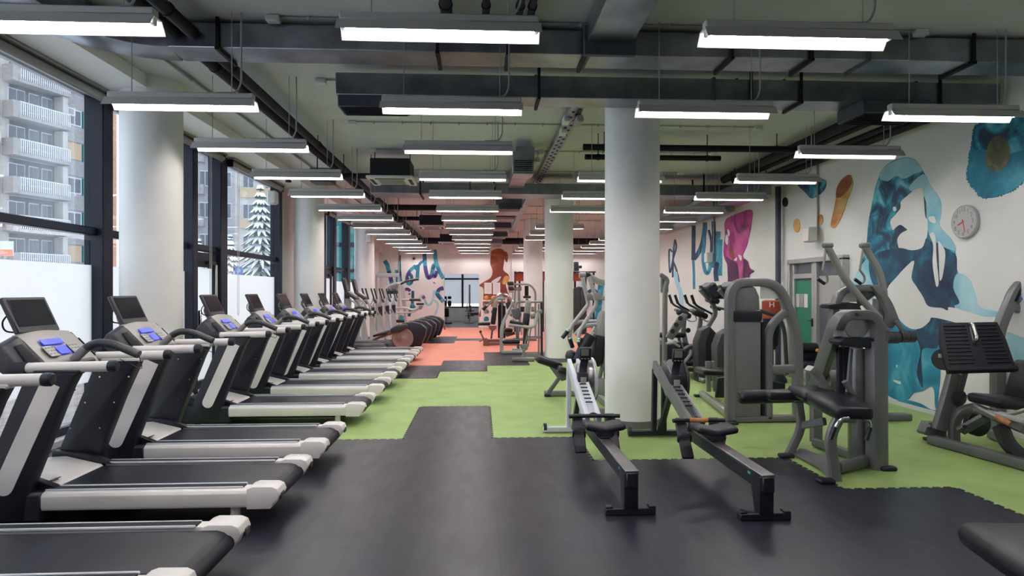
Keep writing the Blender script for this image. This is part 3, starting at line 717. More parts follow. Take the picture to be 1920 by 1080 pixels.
coat('painted_petal', wall_r, M((870, 700), (900, 720), (930, 790), (925, 850), (900, 840), (875, 770)), 'paint_rust', wr, d=next(d_))
coat('painted_petal', wall_r, M((830, 820), (880, 850), (960, 900), (985, 1000), (985, 1150), (872, 1150), (852, 1060), (845, 930)), 'paint_violet', wr, 'dark violet wash', d=next(d_))
coat('painted_petal', wall_r, M((1050, 850), (1095, 880), (1120, 965), (1175, 1002), (1120, 1045), (1105, 1150), (1050, 1150), (1045, 950)), 'paint_violet', wr, d=next(d_))
def ribbon(pts, w, proj, n=6):                      # brush stroke of width w along a smoothed line
    p = []
    for i in range(len(pts)-1):
        P0, P1, P2, P3 = [V((*pts[max(0, min(len(pts)-1, i+k-1))], 0)) for k in range(4)]
        for k in range(n):
            t = k/n; p.append(.5*((2*P1)+(P2-P0)*t+(2*P0-5*P1+4*P2-P3)*t*t+(3*P1-P0-3*P2+P3)*t**3))
    p.append(V((*pts[-1], 0)))
    l, r = [], []
    for i in range(len(p)):
        d = (p[min(i+1, len(p)-1)]-p[max(i-1, 0)]).normalized(); nn = V((-d.y, d.x, 0)); l.append(p[i]+nn*w/2); r.append(p[i]-nn*w/2)
    return l, r
def brush(wall, pts, w, m, proj, nrm, label=None):
    e = next(d2_); l, r = ribbon(pts, w*(1.22 if nrm[1] else 1.05), proj); n = V(nrm)*e; vs = [proj(q.x, q.y)+n for q in l+r]; N = len(l)
    vs2 = [v-V(nrm)*(e+.002) for v in vs]
    fs = [[i, i+1, N+i+1, N+i] for i in range(N-1)]; o = 2*N
    fs += [[i, i+1, o+i+1, o+i] for i in range(N-1)]+[[N+i, N+i+1, o+N+i+1, o+N+i] for i in range(N-1)]+[[0, N, o+N, o], [N-1, 2*N-1, o+2*N-1, o+N-1]]+[[o+i, o+i+1, o+N+i+1, o+N+i] for i in range(N-1)]
    return MB().add(vs+vs2, fs).build('painted_stroke', m, wall, label=label)
d2_ = iter([.0015+.0004*k for k in range(80)])
def C(*p): return [(1240+x/6.75, 360+y/6.75) for x, y in p]
for pts, w, m in ((C((410, 425), (408, 640), (404, 860)), 7, 'paint_navy'), (C((404, 860), (412, 1000), (415, 1230)), 4.5, 'paint_mid'),
                  (C((410, 850), (470, 770), (520, 650), (550, 480), (552, 385)), 8, 'paint_navy'), (C((540, 480), (545, 640), (530, 800), (545, 960), (580, 1030), (615, 960), (625, 820)), 6.5, 'paint_mid'),
                  (C((600, 480), (632, 620), (628, 800)), 4, 'paint_dark'), (C((660, 370), (665, 560), (660, 760)), 7, 'paint_navy'), (C((722, 500), (710, 640), (670, 820), (665, 960)), 8, 'paint_mid'),
                  (C((745, 600), (740, 800), (738, 1060)), 9, 'paint_mid'), (C((715, 890), (690, 1000), (700, 1130)), 8, 'paint_navy'), (C((175, 600), (160, 700), (150, 860), (145, 1080)), 3, 'paint_navy'),
                  (C((175, 600), (190, 700), (150, 850), (110, 1020), (100, 740), (140, 760)), 2.6, 'paint_navy'), (C((150, 880), (190, 980), (225, 1140)), 3, 'paint_navy'), (C((180, 1010), (200, 1150), (250, 1300), (255, 1560)), 7, 'paint_pale')):
    brush(wall_r, pts, w, m, wr, (-1, 0, 0))
def T(*p): return [(640+x/6.75, 480+y/6.75) for x, y in p]
BK = (0, -1, 0)
for pts, w, m in ((T((545, 60), (580, 110), (598, 180), (620, 260), (640, 350)), 6.5, 'paint_mid'), (T((600, 190), (620, 260), (632, 320)), 6, 'purple_paint'), (T((698, 175), (705, 250), (710, 330), (714, 440)), 5, 'paint_mid'),
                  (T((738, -10), (742, 100), (748, 230), (758, 320)), 3.2, 'paint_teal'), (T((925, 135), (860, 200), (828, 290), (852, 355), (888, 330), (884, 250), (850, 225)), 5, 'paint_teal'),
                  (T((860, 200), (835, 260), (850, 300)), 4, 'purple_paint'), (T((885, 180), (930, 125), (948, 165), (1000, 90), (1040, 68)), 4, 'paint_mid'), (T((972, 110), (966, 200), (960, 310)), 5.5, 'paint_mid'),
                  (T((1050, -90), (1056, 80), (1072, 200), (1102, 275), (1145, 235), (1165, 130), (1190, 110)), 6, 'paint_teal'), (T((1062, 130), (1080, 230), (1102, 280), (1135, 245)), 5, 'purple_paint'),
                  (T((1178, -80), (1200, 80), (1245, 200), (1290, 285)), 6, 'paint_mid'), (T((1150, 230), (1185, 260), (1210, 190)), 5, 'purple_paint'), (T((800, 428), (840, 418), (872, 445)), 4.5, 'purple_paint'),
                  (T((905, 440), (900, 600), (872, 690), (855, 765)), 4.5, 'paint_teal'), (T((896, 600), (925, 660)), 4.5, 'paint_mid'), (T((995, 580), (1012, 510), (1045, 505), (1058, 565), (1100, 620), (1150, 575), (1180, 440)), 3.6, 'paint_pale'),
                  (T((1030, 505), (1050, 540)), 5, 'paint_magenta'), (T((1150, 545), (1222, 600), (1212, 680), (1182, 760)), 3, 'paint_pale'), (T((1292, 408), (1235, 430), (1215, 480), (1260, 540), (1292, 580)), 6, 'paint_teal'),
                  (T((1292, 400), (1240, 420), (1222, 450)), 5, 'purple_paint'), (T((735, 765), (765, 785), (795, 785)), 7, 'paint_mid'), (T((860, 470), (864, 490)), 3, 'purple_paint'), (T((1165, 330), (1190, 350)), 1.5, 'paint_magenta'),
                  ([(1128, 524), (1124, 560), (1120, 602)], 9, 'paint_mid'), ([(1103, 548), (1112, 543), (1120, 550)], 5, 'paint_navy'), ([(1104, 590), (1108, 600), (1122, 602)], 8, 'paint_mid'), ([(1090, 528), (1090, 538)], 6, 'paint_pale')):
    brush(wall_b, pts, w, m, wbk, BK)
def G(*p): return smooth_poly([(640+x/3, 360+y/3) for x, y in p], 3)
coat('painted_man', wall_b, G((845, 332), (880, 318), (905, 322), (918, 340), (914, 400), (912, 440), (938, 462), (945, 490), (925, 515), (935, 560), (945, 620), (800, 640), (785, 700), (775, 690), (795, 620), (800, 565), (795, 538), (775, 526), (802, 505), (830, 490), (846, 470), (850, 440), (838, 405), (840, 360)), 'paint_rust', wbk, 'rust brown watercolour man', BK, .003)
coat('painted_man', wall_b, G((905, 345), (925, 335), (938, 355), (932, 395), (920, 380)), 'paint_rust', wbk, 'pale brown ear', BK, .002)
coat('painted_man', wall_b, G((898, 474), (880, 505), (850, 512), (848, 500)), 'wall_paint', wbk, None, BK, .006)
coat('painted_man', wall_b, G((925, 470), (943, 480), (938, 510), (912, 520), (905, 500)), 'paint_amber', wbk, 'amber shoulder', BK, .005)
tm = structure('trim_20', MB().box((P(748, 540, YB).x, YB-.02, 2), (.05, .04, 4), .005), 'paint_teal' if False else 'slab_grey')
tm2 = structure('trim_21', MB().box((P(960, 540, YB).x, YB-.03, 2), (.05, .06, 4), .005), 'wall_paint')
# ------------------------------------------------------------------ the street outside
structure('ground_outside', MB().box((-40, 30, -.2), (70, 110, .1), 0), 'snow')
structure('paving_outside', MB().box((-7.4, 12, -.13), (5.6, 40, .1), 0), 'brick_paving')
r = random.Random(5)
for k, (x, y, s) in enumerate(((-7.6, 7.6, .75), (-8.6, 9.2, .8), (-8.4, 11.5, .6), (-9.5, 14.5, .7), (-9.4, 6.0, .7))):
    m = MB(); m.ball((x, y, -.1), s, 18, .45)
    for q in range(7): m.ball((x+r.uniform(-.7, .7), y+r.uniform(-1, 1), -.1), s*r.uniform(.4, .75), 12, .5)
    struct(m.build('snow_bank', 'snow'))['label'] = 'snow bank outside the window'
def facade(label, o, ang, u0, u1, ztop, levels, walls):
    t = thing('apartment_building', label, 'building', o); a = math.radians(ang); d = V((math.sin(a), math.cos(a), 0)); n = V((math.cos(a), -math.sin(a), 0)); o = V(o)
    Rm = Matrix((n, d, V((0, 0, 1)))).transposed()
    def bx(mb, u, z, du, dz, out=0., th=.2): return mb.box(o+d*u+V((0, 0, z))+n*out, (th, du, dz), 0, Rm)
    for q0, q1, m in walls: bx(MB(), (q0+q1)/2, ztop/2, q1-q0, ztop, -.6, 1.2).build('wall', m, t)
    return t, bx
tb, bx = facade('old apartment block with balconies and teal shutters beyond the nearest window', (-34.3, 46.8, -.15), 19, 0, 9, 20, None, ((-9, 4.7, 'facade_beige'), (4.7, 7.4, 'facade_grey'), (7.4, 9.5, 'facade_brick')))
for z in (17.0, 14.4, 11.7, 8.95, 6.2, 3.5):
    bx(MB(), 2.5, z-.1, 3.9, .25, .55, 1.2).build('balcony_slab', 'slab_grey', tb)
    bx(MB(), 2.5, z+1.25, 3.7, 2.4, .0, .04).build('recess_shade_panel', 'recess_shade_grey', tb)  # flush dark panel, the shade of the balcony put into its colour
    bx(MB(), 4.15, z+1.2, .4, 2.3, .5, .9).build('balcony_end', 'facade_beige', tb)
    rl = MB()
    for k in range(26): bx(rl, .7+.148*k, z+.5, .07, .9, 1.1, .03)
    bx(rl, 2.5, z+.98, 3.8, .07, 1.1, .06); rl.build('balcony_railing', 'white_trim', tb)
    for u, w in ((1.1, 1.2), (2.35, .7), (3.35, .8)):
        f = bx(MB(), u, z+1.35, w, 1.5, .05, .1).build('window', 'white_trim', tb); g = MB()
        for s in (-1, 1): bx(g, u+s*w*.24, z+1.35, w*.42, 1.35, .11, .04)
        g.build('window_glass', 'window_dark', f)
    bx(MB(), .4, z+.4, .5, 1.2, .55, 1.1).build('balcony_side', 'slab_grey', tb)
    bx(MB(), 6.0, z-.25, 2.7, 1.0, .02, .1).build('band', 'slab_grey', tb)
    f = bx(MB(), 5.6, z+1.2, 1.2, 1.3, .03, .1).build('window', 'white_trim' if z % 2 < 1 else 'tan_shutter', tb); g = MB()
    if z % 2 < 1:
        for s in (-1, 1): bx(g, 5.6+s*.28, z+1.2, .45, 1.1, .09, .04)
        g.build('window_glass', 'window_dark', f)
    bx(MB(), 6.55, z+1.2, .5, 1.35, .05, .12).build('shutter', 'teal_shutter', tb, label='teal window shutter')
    bx(MB(), -2.5, z+.2, 5, 2.2, .02, .06).build('brick_panel', 'facade_brick', tb)
for u, z in ((5.0, 15.9), (-.6, 12.6), (-.5, 6.6)):
    f = bx(MB(), u, z, .7, .6, .3, .35).build('outdoor_unit', 'white_trim', tb)
    bx(MB(), u, z, .4, .4, .5, .04).build('fan_grille', 'slab_grey', f)
tb, bx = facade('grey apartment block behind the second window bay', (-30.3, 60, -.15), 75, 0, 15.5, 26, None, ((-.2, 7, 'facade_grey'), (7, 11.5, 'facade_beige'), (11.5, 15.5, 'facade_grey')))
for z in range(3, 26, 3):
    for u in (.8, 2.5, 4.4, 6.2, 8.2, 10.2, 12.6, 14.5):
        f = bx(MB(), u, z+.4, 1.0, 1.5, .03, .1).build('window', 'white_trim', tb); g = MB()
        for s in (-1, 1): bx(g, u+s*.24, z+.4, .4, 1.3, .09, .04)
        g.build('window_glass', 'window_dark', f)
    bx(MB(), 3.4, z-.75, 2.0, .9, .5, 1.0).build('balcony', 'slab_grey', tb)
    bx(MB(), 9.2, z-.8, 3.5, .9, .12, .3).build('band', 'tan_shutter', tb)
    bx(MB(), 13.4, z-.75, 3.0, .9, .5, 1.0).build('balcony', 'slab_grey', tb)
tb, bx = facade('dark teal glazed block behind the third window bay', (-18.5, 73, -.15), 90, 0, 14, 30, None, ((0, 14, 'teal_shutter'),))
for z in range(1, 26, 3): bx(MB(), 7, z, 14, .5, .05, .1).build('band', 'dark_frame', tb)
def conifer(label, x, y, h):
    t = thing('snowy_fir', label, 'tree', (x, y, -.15), 'snowy firs outside')
    MB().cyl((x, y, -.2), (x, y, h*.9), .12, .02, 8).build('trunk', 'bark', t)
    g, s = MB(), MB(); rr = random.Random(int(x*10)); L = 17
    for k in range(L):
        z = h*(.1+.85*k/L); R = h*.24*(1-k/L)+.1
        for q in range(13):
            a = q*.483+k*.4+rr.uniform(-.2, .2); e = V((x+R*math.cos(a), y+R*math.sin(a), z-.42*R)); b = V((x, y, z+.12))
            g.sweep([b, (b+e)/2+V((0, 0, .06)), e], oval(.12, .05, 6), scale=[.6, 1.3, .3])
            s.sweep([b+V((0, 0, .06)), (b+e)/2+V((0, 0, .13)), e+V((0, 0, .05))], oval(.1, .05, 6), scale=[.6, 1.2, .3])
    g.build('foliage', 'needle_green', t); s.build('snow_cover', 'snow', t, label='snow lying on the branches')
conifer('snowy fir left of the blue parking sign', -11.6, 26.5, 3.9); conifer('snowy fir right of the blue parking sign', -11.5, 29.5, 4.4); conifer('snowy fir at the second window post', -13.0, 38, 8.5); conifer('snowy fir in the glazed door pane', -12.5, 23, 3.3)
c = P(448, 510, 21.0)
t = thing('parking_sign', 'blue parking sign with a white P outside the window', 'sign', (c.x, c.y, -.15))
MB().box(c, (.26, .03, .3), .005).build('panel', 'sign_blue', t); MB().cyl((c.x, c.y+.03, -.15), (c.x, c.y+.03, c.z+.2), .025, n=8).build('post', 'alu_frame', t)
text_mesh('P', .24, 'white_paper', 'letter', t, c+V((0, -.018, 0)), (1, 0, 0), (0, 0, 1))
c = P(8, 466, 22)
t = thing('street_sign', 'white and orange street sign outside the nearest window', 'sign', (c.x, c.y, -.15))
MB().box(c, (.6, .04, .5), .005).build('panel', 'white_trim', t); MB().box(c+V((0, -.022, -.14)), (.58, .01, .2), .001).build('band', 'sign_orange', t)
MB().cyl((c.x, c.y+.04, -.15), (c.x, c.y+.04, c.z), .03, n=8).build('post', 'alu_frame', t)
text_mesh('50m', .15, 'white_trim', 'lettering', t, c+V((0, -.03, -.14)), (1, 0, 0), (0, 0, 1))
# ------------------------------------------------------------------ treadmills: x = -u (rear at 0, front at -2.05), y = v
def make_treadmill(label):
    t = thing('treadmill', label, 'treadmill', (0, 0, 0), 'treadmills in a row along the windows')
    def q(u, v, z): return V((-u, v, z))
    for s in (-1, 1):
        pr = [(.30, .13), (.415, .13), (.425, .15), (.425, .225), (.41, .245), (.38, .252), (.30, .252)]
        MB().prism([q(.15, s*v, z) for v, z in pr], (-1.36, 0, 0)).build('side_rail', 'white_plastic', t, bev=.004)
        MB().box(q(.86, s*.338, .2545), (1.3, .07, .012), .003).build('foot_strip', 'black_matte', t, label='dark glossy foot strip')
        m = MB().box(q(.86, s*.292, .257), (1.3, .014, .016), .004).box(q(.86, s*.378, .257), (1.3, .012, .012), .004); m.build('strip_trim', 'white_metal', t)
        ec = [(.17, .122), (.17, .258), (.13, .272), (.0, .27), (-.035, .255), (-.05, .215), (-.03, .175), (-.005, .16), (.01, .122)]
        e = MB().prism([q(u, s*.268, z) for u, z in ec], (0, s*.165, 0)).build('end_cap', 'white_plastic', t, bev=.006)
        MB().box(q(-.045, s*.37, .2), (.02, .07, .045), .006).build('cap_recess', 'charcoal_plastic', e)
        MB().box(q(1.78, s*.36, .15), (.56, .13, .2), .02).build('front_rail', 'black_plastic', t)
        MB().cyl(q(.28, s*.33, 0), q(.28, s*.33, .14), .035, .03, 16).build('foot', 'white_plastic', t)
        MB().cyl(q(1.9, s*.33, 0), q(1.9, s*.33, .08), .035, .03, 16).build('foot', 'black_plastic', t)
        # slanted upright with pale inlay on its outer side and rivets inside
        up = [(1.80, .06), (1.98, .06), (1.92, .26), (1.60, 1.045), (1.28, 1.045), (1.33, .95), (1.58, .3), (1.60, .2), (1.62, .06)]
        U = MB().prism([q(u, s*.33, z) for u, z in up], (0, s*.10, 0)).build('upright', 'black_plastic', t, bev=.014)
        a, b = V((1.44, 0, .98)), V((1.74, 0, .30)); d = (b-a).normalized(); n = V((d.z, 0, -d.x)); w = .062; pl = []
        pl += [a+n*w, a-n*w] + [b-n*w*math.cos(k*math.pi/8)+d*w*math.sin(k*math.pi/8) for k in range(0, 9)]
        MB().prism([q(p.x, s*.428, p.z) for p in pl], (0, s*.006, 0)).build('inlay', 'white_plastic', U, label='pale rounded inlay')
        m = MB()
        for k in range(4):
            for w2 in (-.12, .1):
                p = V((1.47+.11*k, 0, .92-.2*k))+V((w2, 0, 0)); m.cyl(q(p.x, s*.331, p.z), q(p.x, s*.327, p.z), .007, n=8)
        m.build('rivet', 'chrome', U)
        h = MB().tube([q(1.66, s*.375, 1.075), q(1.09, s*.375, 1.085)], .036, 16); h.build('handrail', 'white_plastic', t)
        MB().lathe(q(1.095, s*.375, 1.085), (1, 0, 0), [(.038, 0), (.04, .012), (.04, .04), (.03, .052), (.012, .054)], 16).build('rail_grip', 'black_plastic', t)
        MB().sweep(fillet([q(1.62, s*.375, 1.07), q(1.74, s*.37, 1.07), q(1.78, s*.34, 1.12)], .06), rect(.085, .09, .02), ref=(0, 1, 0)).build('rail_joint', 'black_plastic', t)
        MB().box(q(1.42, s*.375, 1.05), (.3, .075, .03), .008).build('rail_bracket', 'black_plastic' if s < 0 else 'white_plastic', t)
        # folded foot of the far upright
        MB().prism([q(1.60, s*.28, .25), q(1.44, s*.28, .252), q(1.64, s*.28, .33), q(1.9, s*.28, .36), q(1.9, s*.28, .25)], (0, s*.06, 0)).build('upright_shoe', 'black_plastic', t, bev=.006)
    bl = MB(); pr = [(.0, .175), (.012, .205), (.04, .23), (.08, .242), (1.72, .242), (1.72, .15), (.05, .12), (.012, .145)]
    bl.prism([q(u, -.268, z) for u, z in pr], (0, .536, 0)); bl.build('running_belt', 'belt_rubber', t, smooth=50)
    MB().box(q(.95, 0, .115), (1.7, .6, .05), .01).build('deck_frame', 'black_matte', t)
    MB().cyl(q(.03, -.27, .17), q(.03, .27, .17), .046, n=18).build('rear_roller', 'black_matte', t)
    hood = MB().prism([q(u, -.275, z) for u, z in ((1.5, .235), (1.52, .256), (1.78, .32), (2.02, .31), (2.06, .24), (2.06, .05), (1.72, .05))], (0, .55, 0)).build('motor_hood', 'white_plastic', t, bev=.012)
    MB().box(q(1.58, -.2, .275), (.06, .09, .006), .001, rotm('Y', -15)).build('sticker', 'charcoal_plastic', hood)
    MB().prism([q(u, -.29, z) for u, z in ((1.86, .3), (2.02, .35), (2.1, .3), (2.1, .05), (1.9, .05))], (0, .58, 0)).build('front_shroud', 'black_plastic', t, bev=.015)
    # console
    cs = MB(); prof = [(1.54, 1.05), (1.57, 1.09), (1.72, 1.245), (1.77, 1.285), (1.80, 1.285), (1.83, 1.25), (1.79, 1.17), (1.70, 1.07), (1.62, 1.03)]
    n = 12; vs, fs = [], []
    for i in range(n+1):
        v = -.27+.54*i/n; k = math.cos(v/.27*math.pi/2)*.02
        vs += [q(u+k*.6, v, z+k) for u, z in prof]
    N = len(prof)
    fs = [[i*N+j, i*N+(j+1) % N, (i+1)*N+(j+1) % N, (i+1)*N+j] for i in range(n) for j in range(N)]+[list(range(N)), list(range(n*N, n*N+N))]
    C = MB().add(vs, fs).build('console', 'silver_plastic', t)
    sl = rotm('Y', 45); nrm = V((.707, 0, .707))
    def face(k, v): return q(1.57+.15*k, v, 1.09+.155*k)+nrm*.019
    def plate(nm, m, k, v, L, W, th=.004, lab=None): MB().box(face(k, v)-nrm*.003, (L, W, th), .003, sl).build(nm, m, C, label=lab)
    plate('display', 'blue_display', .82, -.05, .055, .22, lab='lit blue display')
    plate('display', 'blue_display', .42, -.02, .075, .12, lab='lit blue display')
    plate('keypad', 'pale_metal', .42, -.15, .1, .1, .008); plate('keypad', 'pale_metal', .42, .12, .1, .12, .008)
    kb = MB()
    for v0 in (-.18, .08):
        for i in range(3):
            for j in range(3): kb.box(face(.3+.13*i, v0+.035*j), (.012, .02, .005), .001, sl)
    kb.build('key', 'ink_grey', C)
    MB().box(q(1.545, 0, 1.06), (.05, .4, .06), .015, sl).build('console_lip', 'charcoal_plastic', C)
    for s in (-1, 1):
        wg = [(1.55, 1.03), (1.60, 1.09), (1.75, 1.265), (1.80, 1.27), (1.86, 1.19), (1.84, 1.15), (1.68, 1.03), (1.62, 1.0)]
        w1 = [q(u, s*.272, z+.015) for u, z in wg]; w2 = [q(u+.03, s*.40, z-.045) for u, z in wg]; M_ = len(wg)
        Wg = MB().add(w1+w2, [list(range(M_)), list(range(M_, 2*M_))]+[[i, (i+1) % M_, M_+(i+1) % M_, M_+i] for i in range(M_)]).build('console_wing', 'charcoal_plastic', t, bev=.012)
        rr = [q(1.60, s*.30, 1.098), q(1.72, s*.30, 1.225), q(1.74, s*.345, 1.215), q(1.62, s*.365, 1.075)]
        MB().prism([p+nrm*.012 for p in rr], nrm*-.02).build('cup_recess', 'black_matte', Wg, bev=.004)
    hb = fillet([q(1.60, 0, 1.05), q(1.47, 0, 1.18), q(1.40, 0, 1.215), q(1.28, 0, 1.205), q(1.10, 0, 1.125)], .06)
    MB().sweep(hb[:7], oval(.03, .032), ref=(0, 1, 0)).build('grip_stem', 'silver_plastic', t)
    MB().sweep(hb[5:], oval(.036, .03), ref=(0, 1, 0)).build('grip_bar', 'charcoal_plastic', t, label='curved dark grip bar')
    MB().tube(fillet([q(1.1, 0, 1.12), q(1.12, .1, 1.0), q(1.3, .28, 1.02), q(1.4, .3, 1.06)], .08), .003, 5).build('safety_cord', 'black_matte', t)
    # monitor on its bent arm
    MB().bar([q(1.78, 0, 1.18), q(1.92, 0, 1.26), q(1.955, 0, 1.36), q(1.92, 0, 1.42)], .075, .022, fil=.06).build('monitor_arm', 'silver_plastic', t)
    A_, B_ = V((1.80, 0, 1.295)), V((1.915, 0, 1.545)); d = (B_-A_); L = d.length; ang = math.degrees(math.atan2(d.x, d.z)); Rm = rotm('Y', -ang); c = (A_+B_)/2
    cen = q(c.x, 0, c.z); fn = Rm@V((1, 0, 0))
    MN = MB().box(cen-fn*.01, (.035, .43, L), .006, Rm).build('monitor', 'charcoal_plastic', t)
    MB().box(cen+fn*.008+Rm@V((0, 0, .012)), (.006, .375, L-.068), .001, Rm).build('screen', 'screen_glass', MN, label='dark switched off screen')
    MB().tube(fillet([cen-fn*.02+V((0, -.2, .02)), cen-fn*.06+V((0, -.215, -.02)), cen-fn*.05+V((0, -.2, -.09)), cen-fn*.01+V((0, -.12, -.12))], .04), .006, 6).build('cable', 'black_matte', MN)
    return t
TY = [3.36, 4.75, 6.03, 7.87, 9.33, 10.7, 12.05, 13.35, 14.6]
TLAB = ['nearest treadmill cut off by the lower left frame edge', 'second treadmill from the camera with its screen at the left frame edge', 'treadmill standing in front of the first left column, third from the camera', 'treadmill beside the glazed side door, fourth from the camera',
        'fifth treadmill from the camera, first past the glazed door', 'sixth treadmill from the camera, reaching onto the green mat', 'seventh treadmill from the camera where green meets orange floor', 'eighth treadmill from the camera on the orange floor', 'farthest treadmill, next to the copper coloured elliptical wheel']
t0 = make_treadmill(TLAB[0]); t0.location = (-1.40, TY[0], .006)
for k in range(1, 9): dup(t0, (-1.40, TY[k], .006), TLAB[k])

# ------------------------------------------------------------------ rowing machines
def rower(label, X, Yr, Yf, main, frame_m, grip, seat_y, ow):
    t = thing('rowing_machine', label, 'rowing machine', (X, Yr, .006), 'rowing machines')
    z0 = .006
    MB().box((X, Yr, z0+.025), (.36, .075, .05), .006).box((X-.155, Yr, z0+.055), (.05, .07, .016), .004).box((X+.155, Yr, z0+.055), (.05, .07, .016), .004).build('rear_foot', 'black_plastic', t)
    MB().prism([(X-.05, Yr-.045, z0+.04), (X-.05, Yr+.045, z0+.04), (X-.05, Yr+.11, .26), (X-.05, Yr+.12, .33), (X-.05, Yr-.05, .33)], (.1, 0, 0)).build('rear_leg', 'black_plastic', t, bev=.006)
    yf = Yf-1.0
    MB().box((X, (Yr+yf)/2-.03, .265), (.085, yf-Yr+.1, .11), .008).build('monorail', 'black_plastic', t)
    MB().box((X, (Yr+yf)/2-.03, .326), (.096, yf-Yr+.08, .014), .003).build('rail_top', 'brushed_steel', t, label='steel rail top')
    for s in (-.044, .044): MB().cyl((X+s, Yr-.05, .31), (X+s, Yr-.056, .31), .008, n=8).build('bolt', 'chrome', t)
    for s in (-1, 1): MB().box((X+s*.0435, Yr+.13, .29), (.003, .07, .018), .001).build('logo', 'teal_logo', t)
    # inclined main frame up to the flywheel
    a, b = V((X, yf-.15, .36)), V((X-.02, Yf-.02, .78))
    for s in (-1, 1):
        MB().sweep([a+V((s*.055, 0, 0)), b+V((s*.05, 0, 0))], rect(.045, .12, .006), ref=(1, 0, 0)).build('main_frame', main, t)
    MB().sweep([a+V((0, .1, .03)), a+(b-a)*.55+V((0, 0, .05))], rect(.10, .02, .003), ref=(1, 0, 0)).build('chain_guide', main, t)
    for k in range(6):
        p = a+(b-a)*(.18+.06*k)+V((0, 0, .075)); MB().box(p, (.07, .012, .012), .002).build('guide_slot', 'black_matte', t)
    MB().tube([V((X, yf+.12, .43)), V((X-.0, Yf-.22, .66))], .006, 6).build('chain', 'chrome', t)
    # front legs and foot
    MB().box((X-.02, Yf, z0+.035), (.68, .07, .055), .006).build('front_foot', frame_m, t)
    for s in (-1, 1): MB().cyl((X-.02+s*.335, Yf+.01, z0+.05), (X-.02+s*.30, Yf+.01, z0+.05), .05, n=16).build('transport_wheel', 'black_plastic', t)
    for s in (-1, 1): MB().sweep([(X+s*.055-.02, Yf, z0+.05), (X+s*.05-.02, Yf-.02, .74)], rect(.05, .07, .006), ref=(1, 0, 0)).build('front_leg', frame_m, t)
    MB().sweep([(X-.02, Yf-.05, z0+.06), (X-.01, Yf-.38, .52)], rect(.05, .06, .006), ref=(1, 0, 0)).build('brace', 'black_plastic', t)
    # flywheel in its cage
    c = V((X+ow, Yf-.18, .63)); R = .235
    MB().lathe(c-V((.085, 0, 0)), (1, 0, 0), [(.05, -.012), (.12, -.01), (R-.03, .01), (R, .03), (R, .05)], 36).build('flywheel_cover', 'gunmetal_panel' if main != 'white_metal' else 'white_metal', t)
    MB().lathe(c-V((.04, 0, 0)), (1, 0, 0), [(R-.01, 0), (R-.004, .02), (R-.004, .07), (R-.01, .09)], 36).build('flywheel_mesh', 'black_matte' if main != 'white_metal' else 'brushed_steel', t)
    MB().lathe(c+V((.05, 0, 0)), (1, 0, 0), [(R, 0), (R, .02), (R-.03, .04), (.1, .055), (.05, .056)], 36).build('flywheel_rim', 'charcoal_plastic' if main != 'white_metal' else 'white_metal', t)
    for k in range(3): MB().lathe(c-V((.092-.0*k, 0, 0)), (1, 0, 0), [(.07+.045*k, .004-.0*k), (.075+.045*k, -.004), (.08+.045*k, .004)], 30).build('cover_ring', 'silver_plastic', t)
    # neck, display
    k = V((X+.005, Yf-.5, .60))
    MB().prism([k+V((-.055, -.06, -.12)), k+V((-.055, .02, -.12)), k+V((-.055, .05, .14)), k+V((-.055, -.04, .14))], (.11, 0, 0)).build('chain_housing', 'black_plastic', t, bev=.008)
    MB().box(k+V((.0, -.062, 0)), (.06, .01, .2), .003).build('housing_window', 'silver_plastic', t)
    m = k+V((ow*.25, -.02, .26)); MB().sweep(fillet([k+V((0, 0, .1)), k+V((ow*.1, .02, .2)), m+V((0, .03, .02))], .05), rect(.08, .03, .006), ref=(1, 0, 0)).build('display_arm', 'black_plastic', t)
    Rm = rotm('X', 14)
    D = MB().box(m+V((0, 0, .08)), (.125, .04, .14), .01, Rm).build('display', 'black_plastic', t)
    MB().box(m+V((-.006, -.026, .095)), (.08, .006, .07), .001, Rm).build('screen', 'green_display', D)
    b3 = MB()
    for i in range(3): b3.box(m+V((-.04+.035*i, -.022, .03)), (.02, .008, .008), .002, Rm)
    b3.build('button', 'silver_plastic', D)
    # handle
    hy = yf-.2; hz = .425
    MB().tube(fillet([(X-.24, hy-.02, hz), (X-.1, hy, hz), (X+.1, hy, hz), (X+.24, hy-.02, hz)], .05), .019, 12).build('handle', 'black_plastic', t)
    if grip: MB().cyl((X-.085, hy-.001, hz), (X+.085, hy-.001, hz), .0215, n=14).build('handle_grip', 'wood_grip', t, label='bare wooden middle of the handle')
    MB().sweep(fillet([(X-.06, hy, hz), (X, hy+.07, hz+.02), (X+.06, hy, hz)], .05), circ(.008, 8)).build('handle_yoke', 'black_plastic', t)
    # footrests
    for s in (-1, 1):
        x = X+s*.155; Rf = rotm('X', 52)
        MB().box((x, yf-.28, .26), (.105, .34, .03), .008, Rf).build('footrest', 'black_plastic', t)
        MB().box((x, yf-.165, .40), (.095, .02, .08), .008, rotm('X', -20)).build('toe_plate', 'charcoal_plastic', t)
        dm = MB()
        for i in (-1, 1):
            for j in range(3): dm.box((x+i*.028, yf-.178, .378+.02*j), (.012, .008, .008), .002, rotm('X', -20))
        dm.build('size_hole', 'green_display', t)
        MB().sweep(fillet([(x-.058, yf-.27, .25), (x-.055, yf-.31, .33), (x+.055, yf-.31, .33), (x+.058, yf-.27, .25)], .04), rect(.035, .008, .002), ref=(0, .7, .7)).build('foot_strap', 'black_matte', t)
    # seat on its carriage
    def dish(p): return (p.x, p.y+.02*(1-(p.x/.17)**2), p.z-(.022*math.exp(-(p.x/.05)**2)) + .012*(abs(p.x)/.17)**2)
    MB().pad((X, seat_y, .425), (.35, .25, .06), .028, fn=dish).build('seat', 'black_plastic', t)
    MB().box((X, seat_y, .375), (.15, .2, .05), .01).build('carriage', 'black_matte', t)
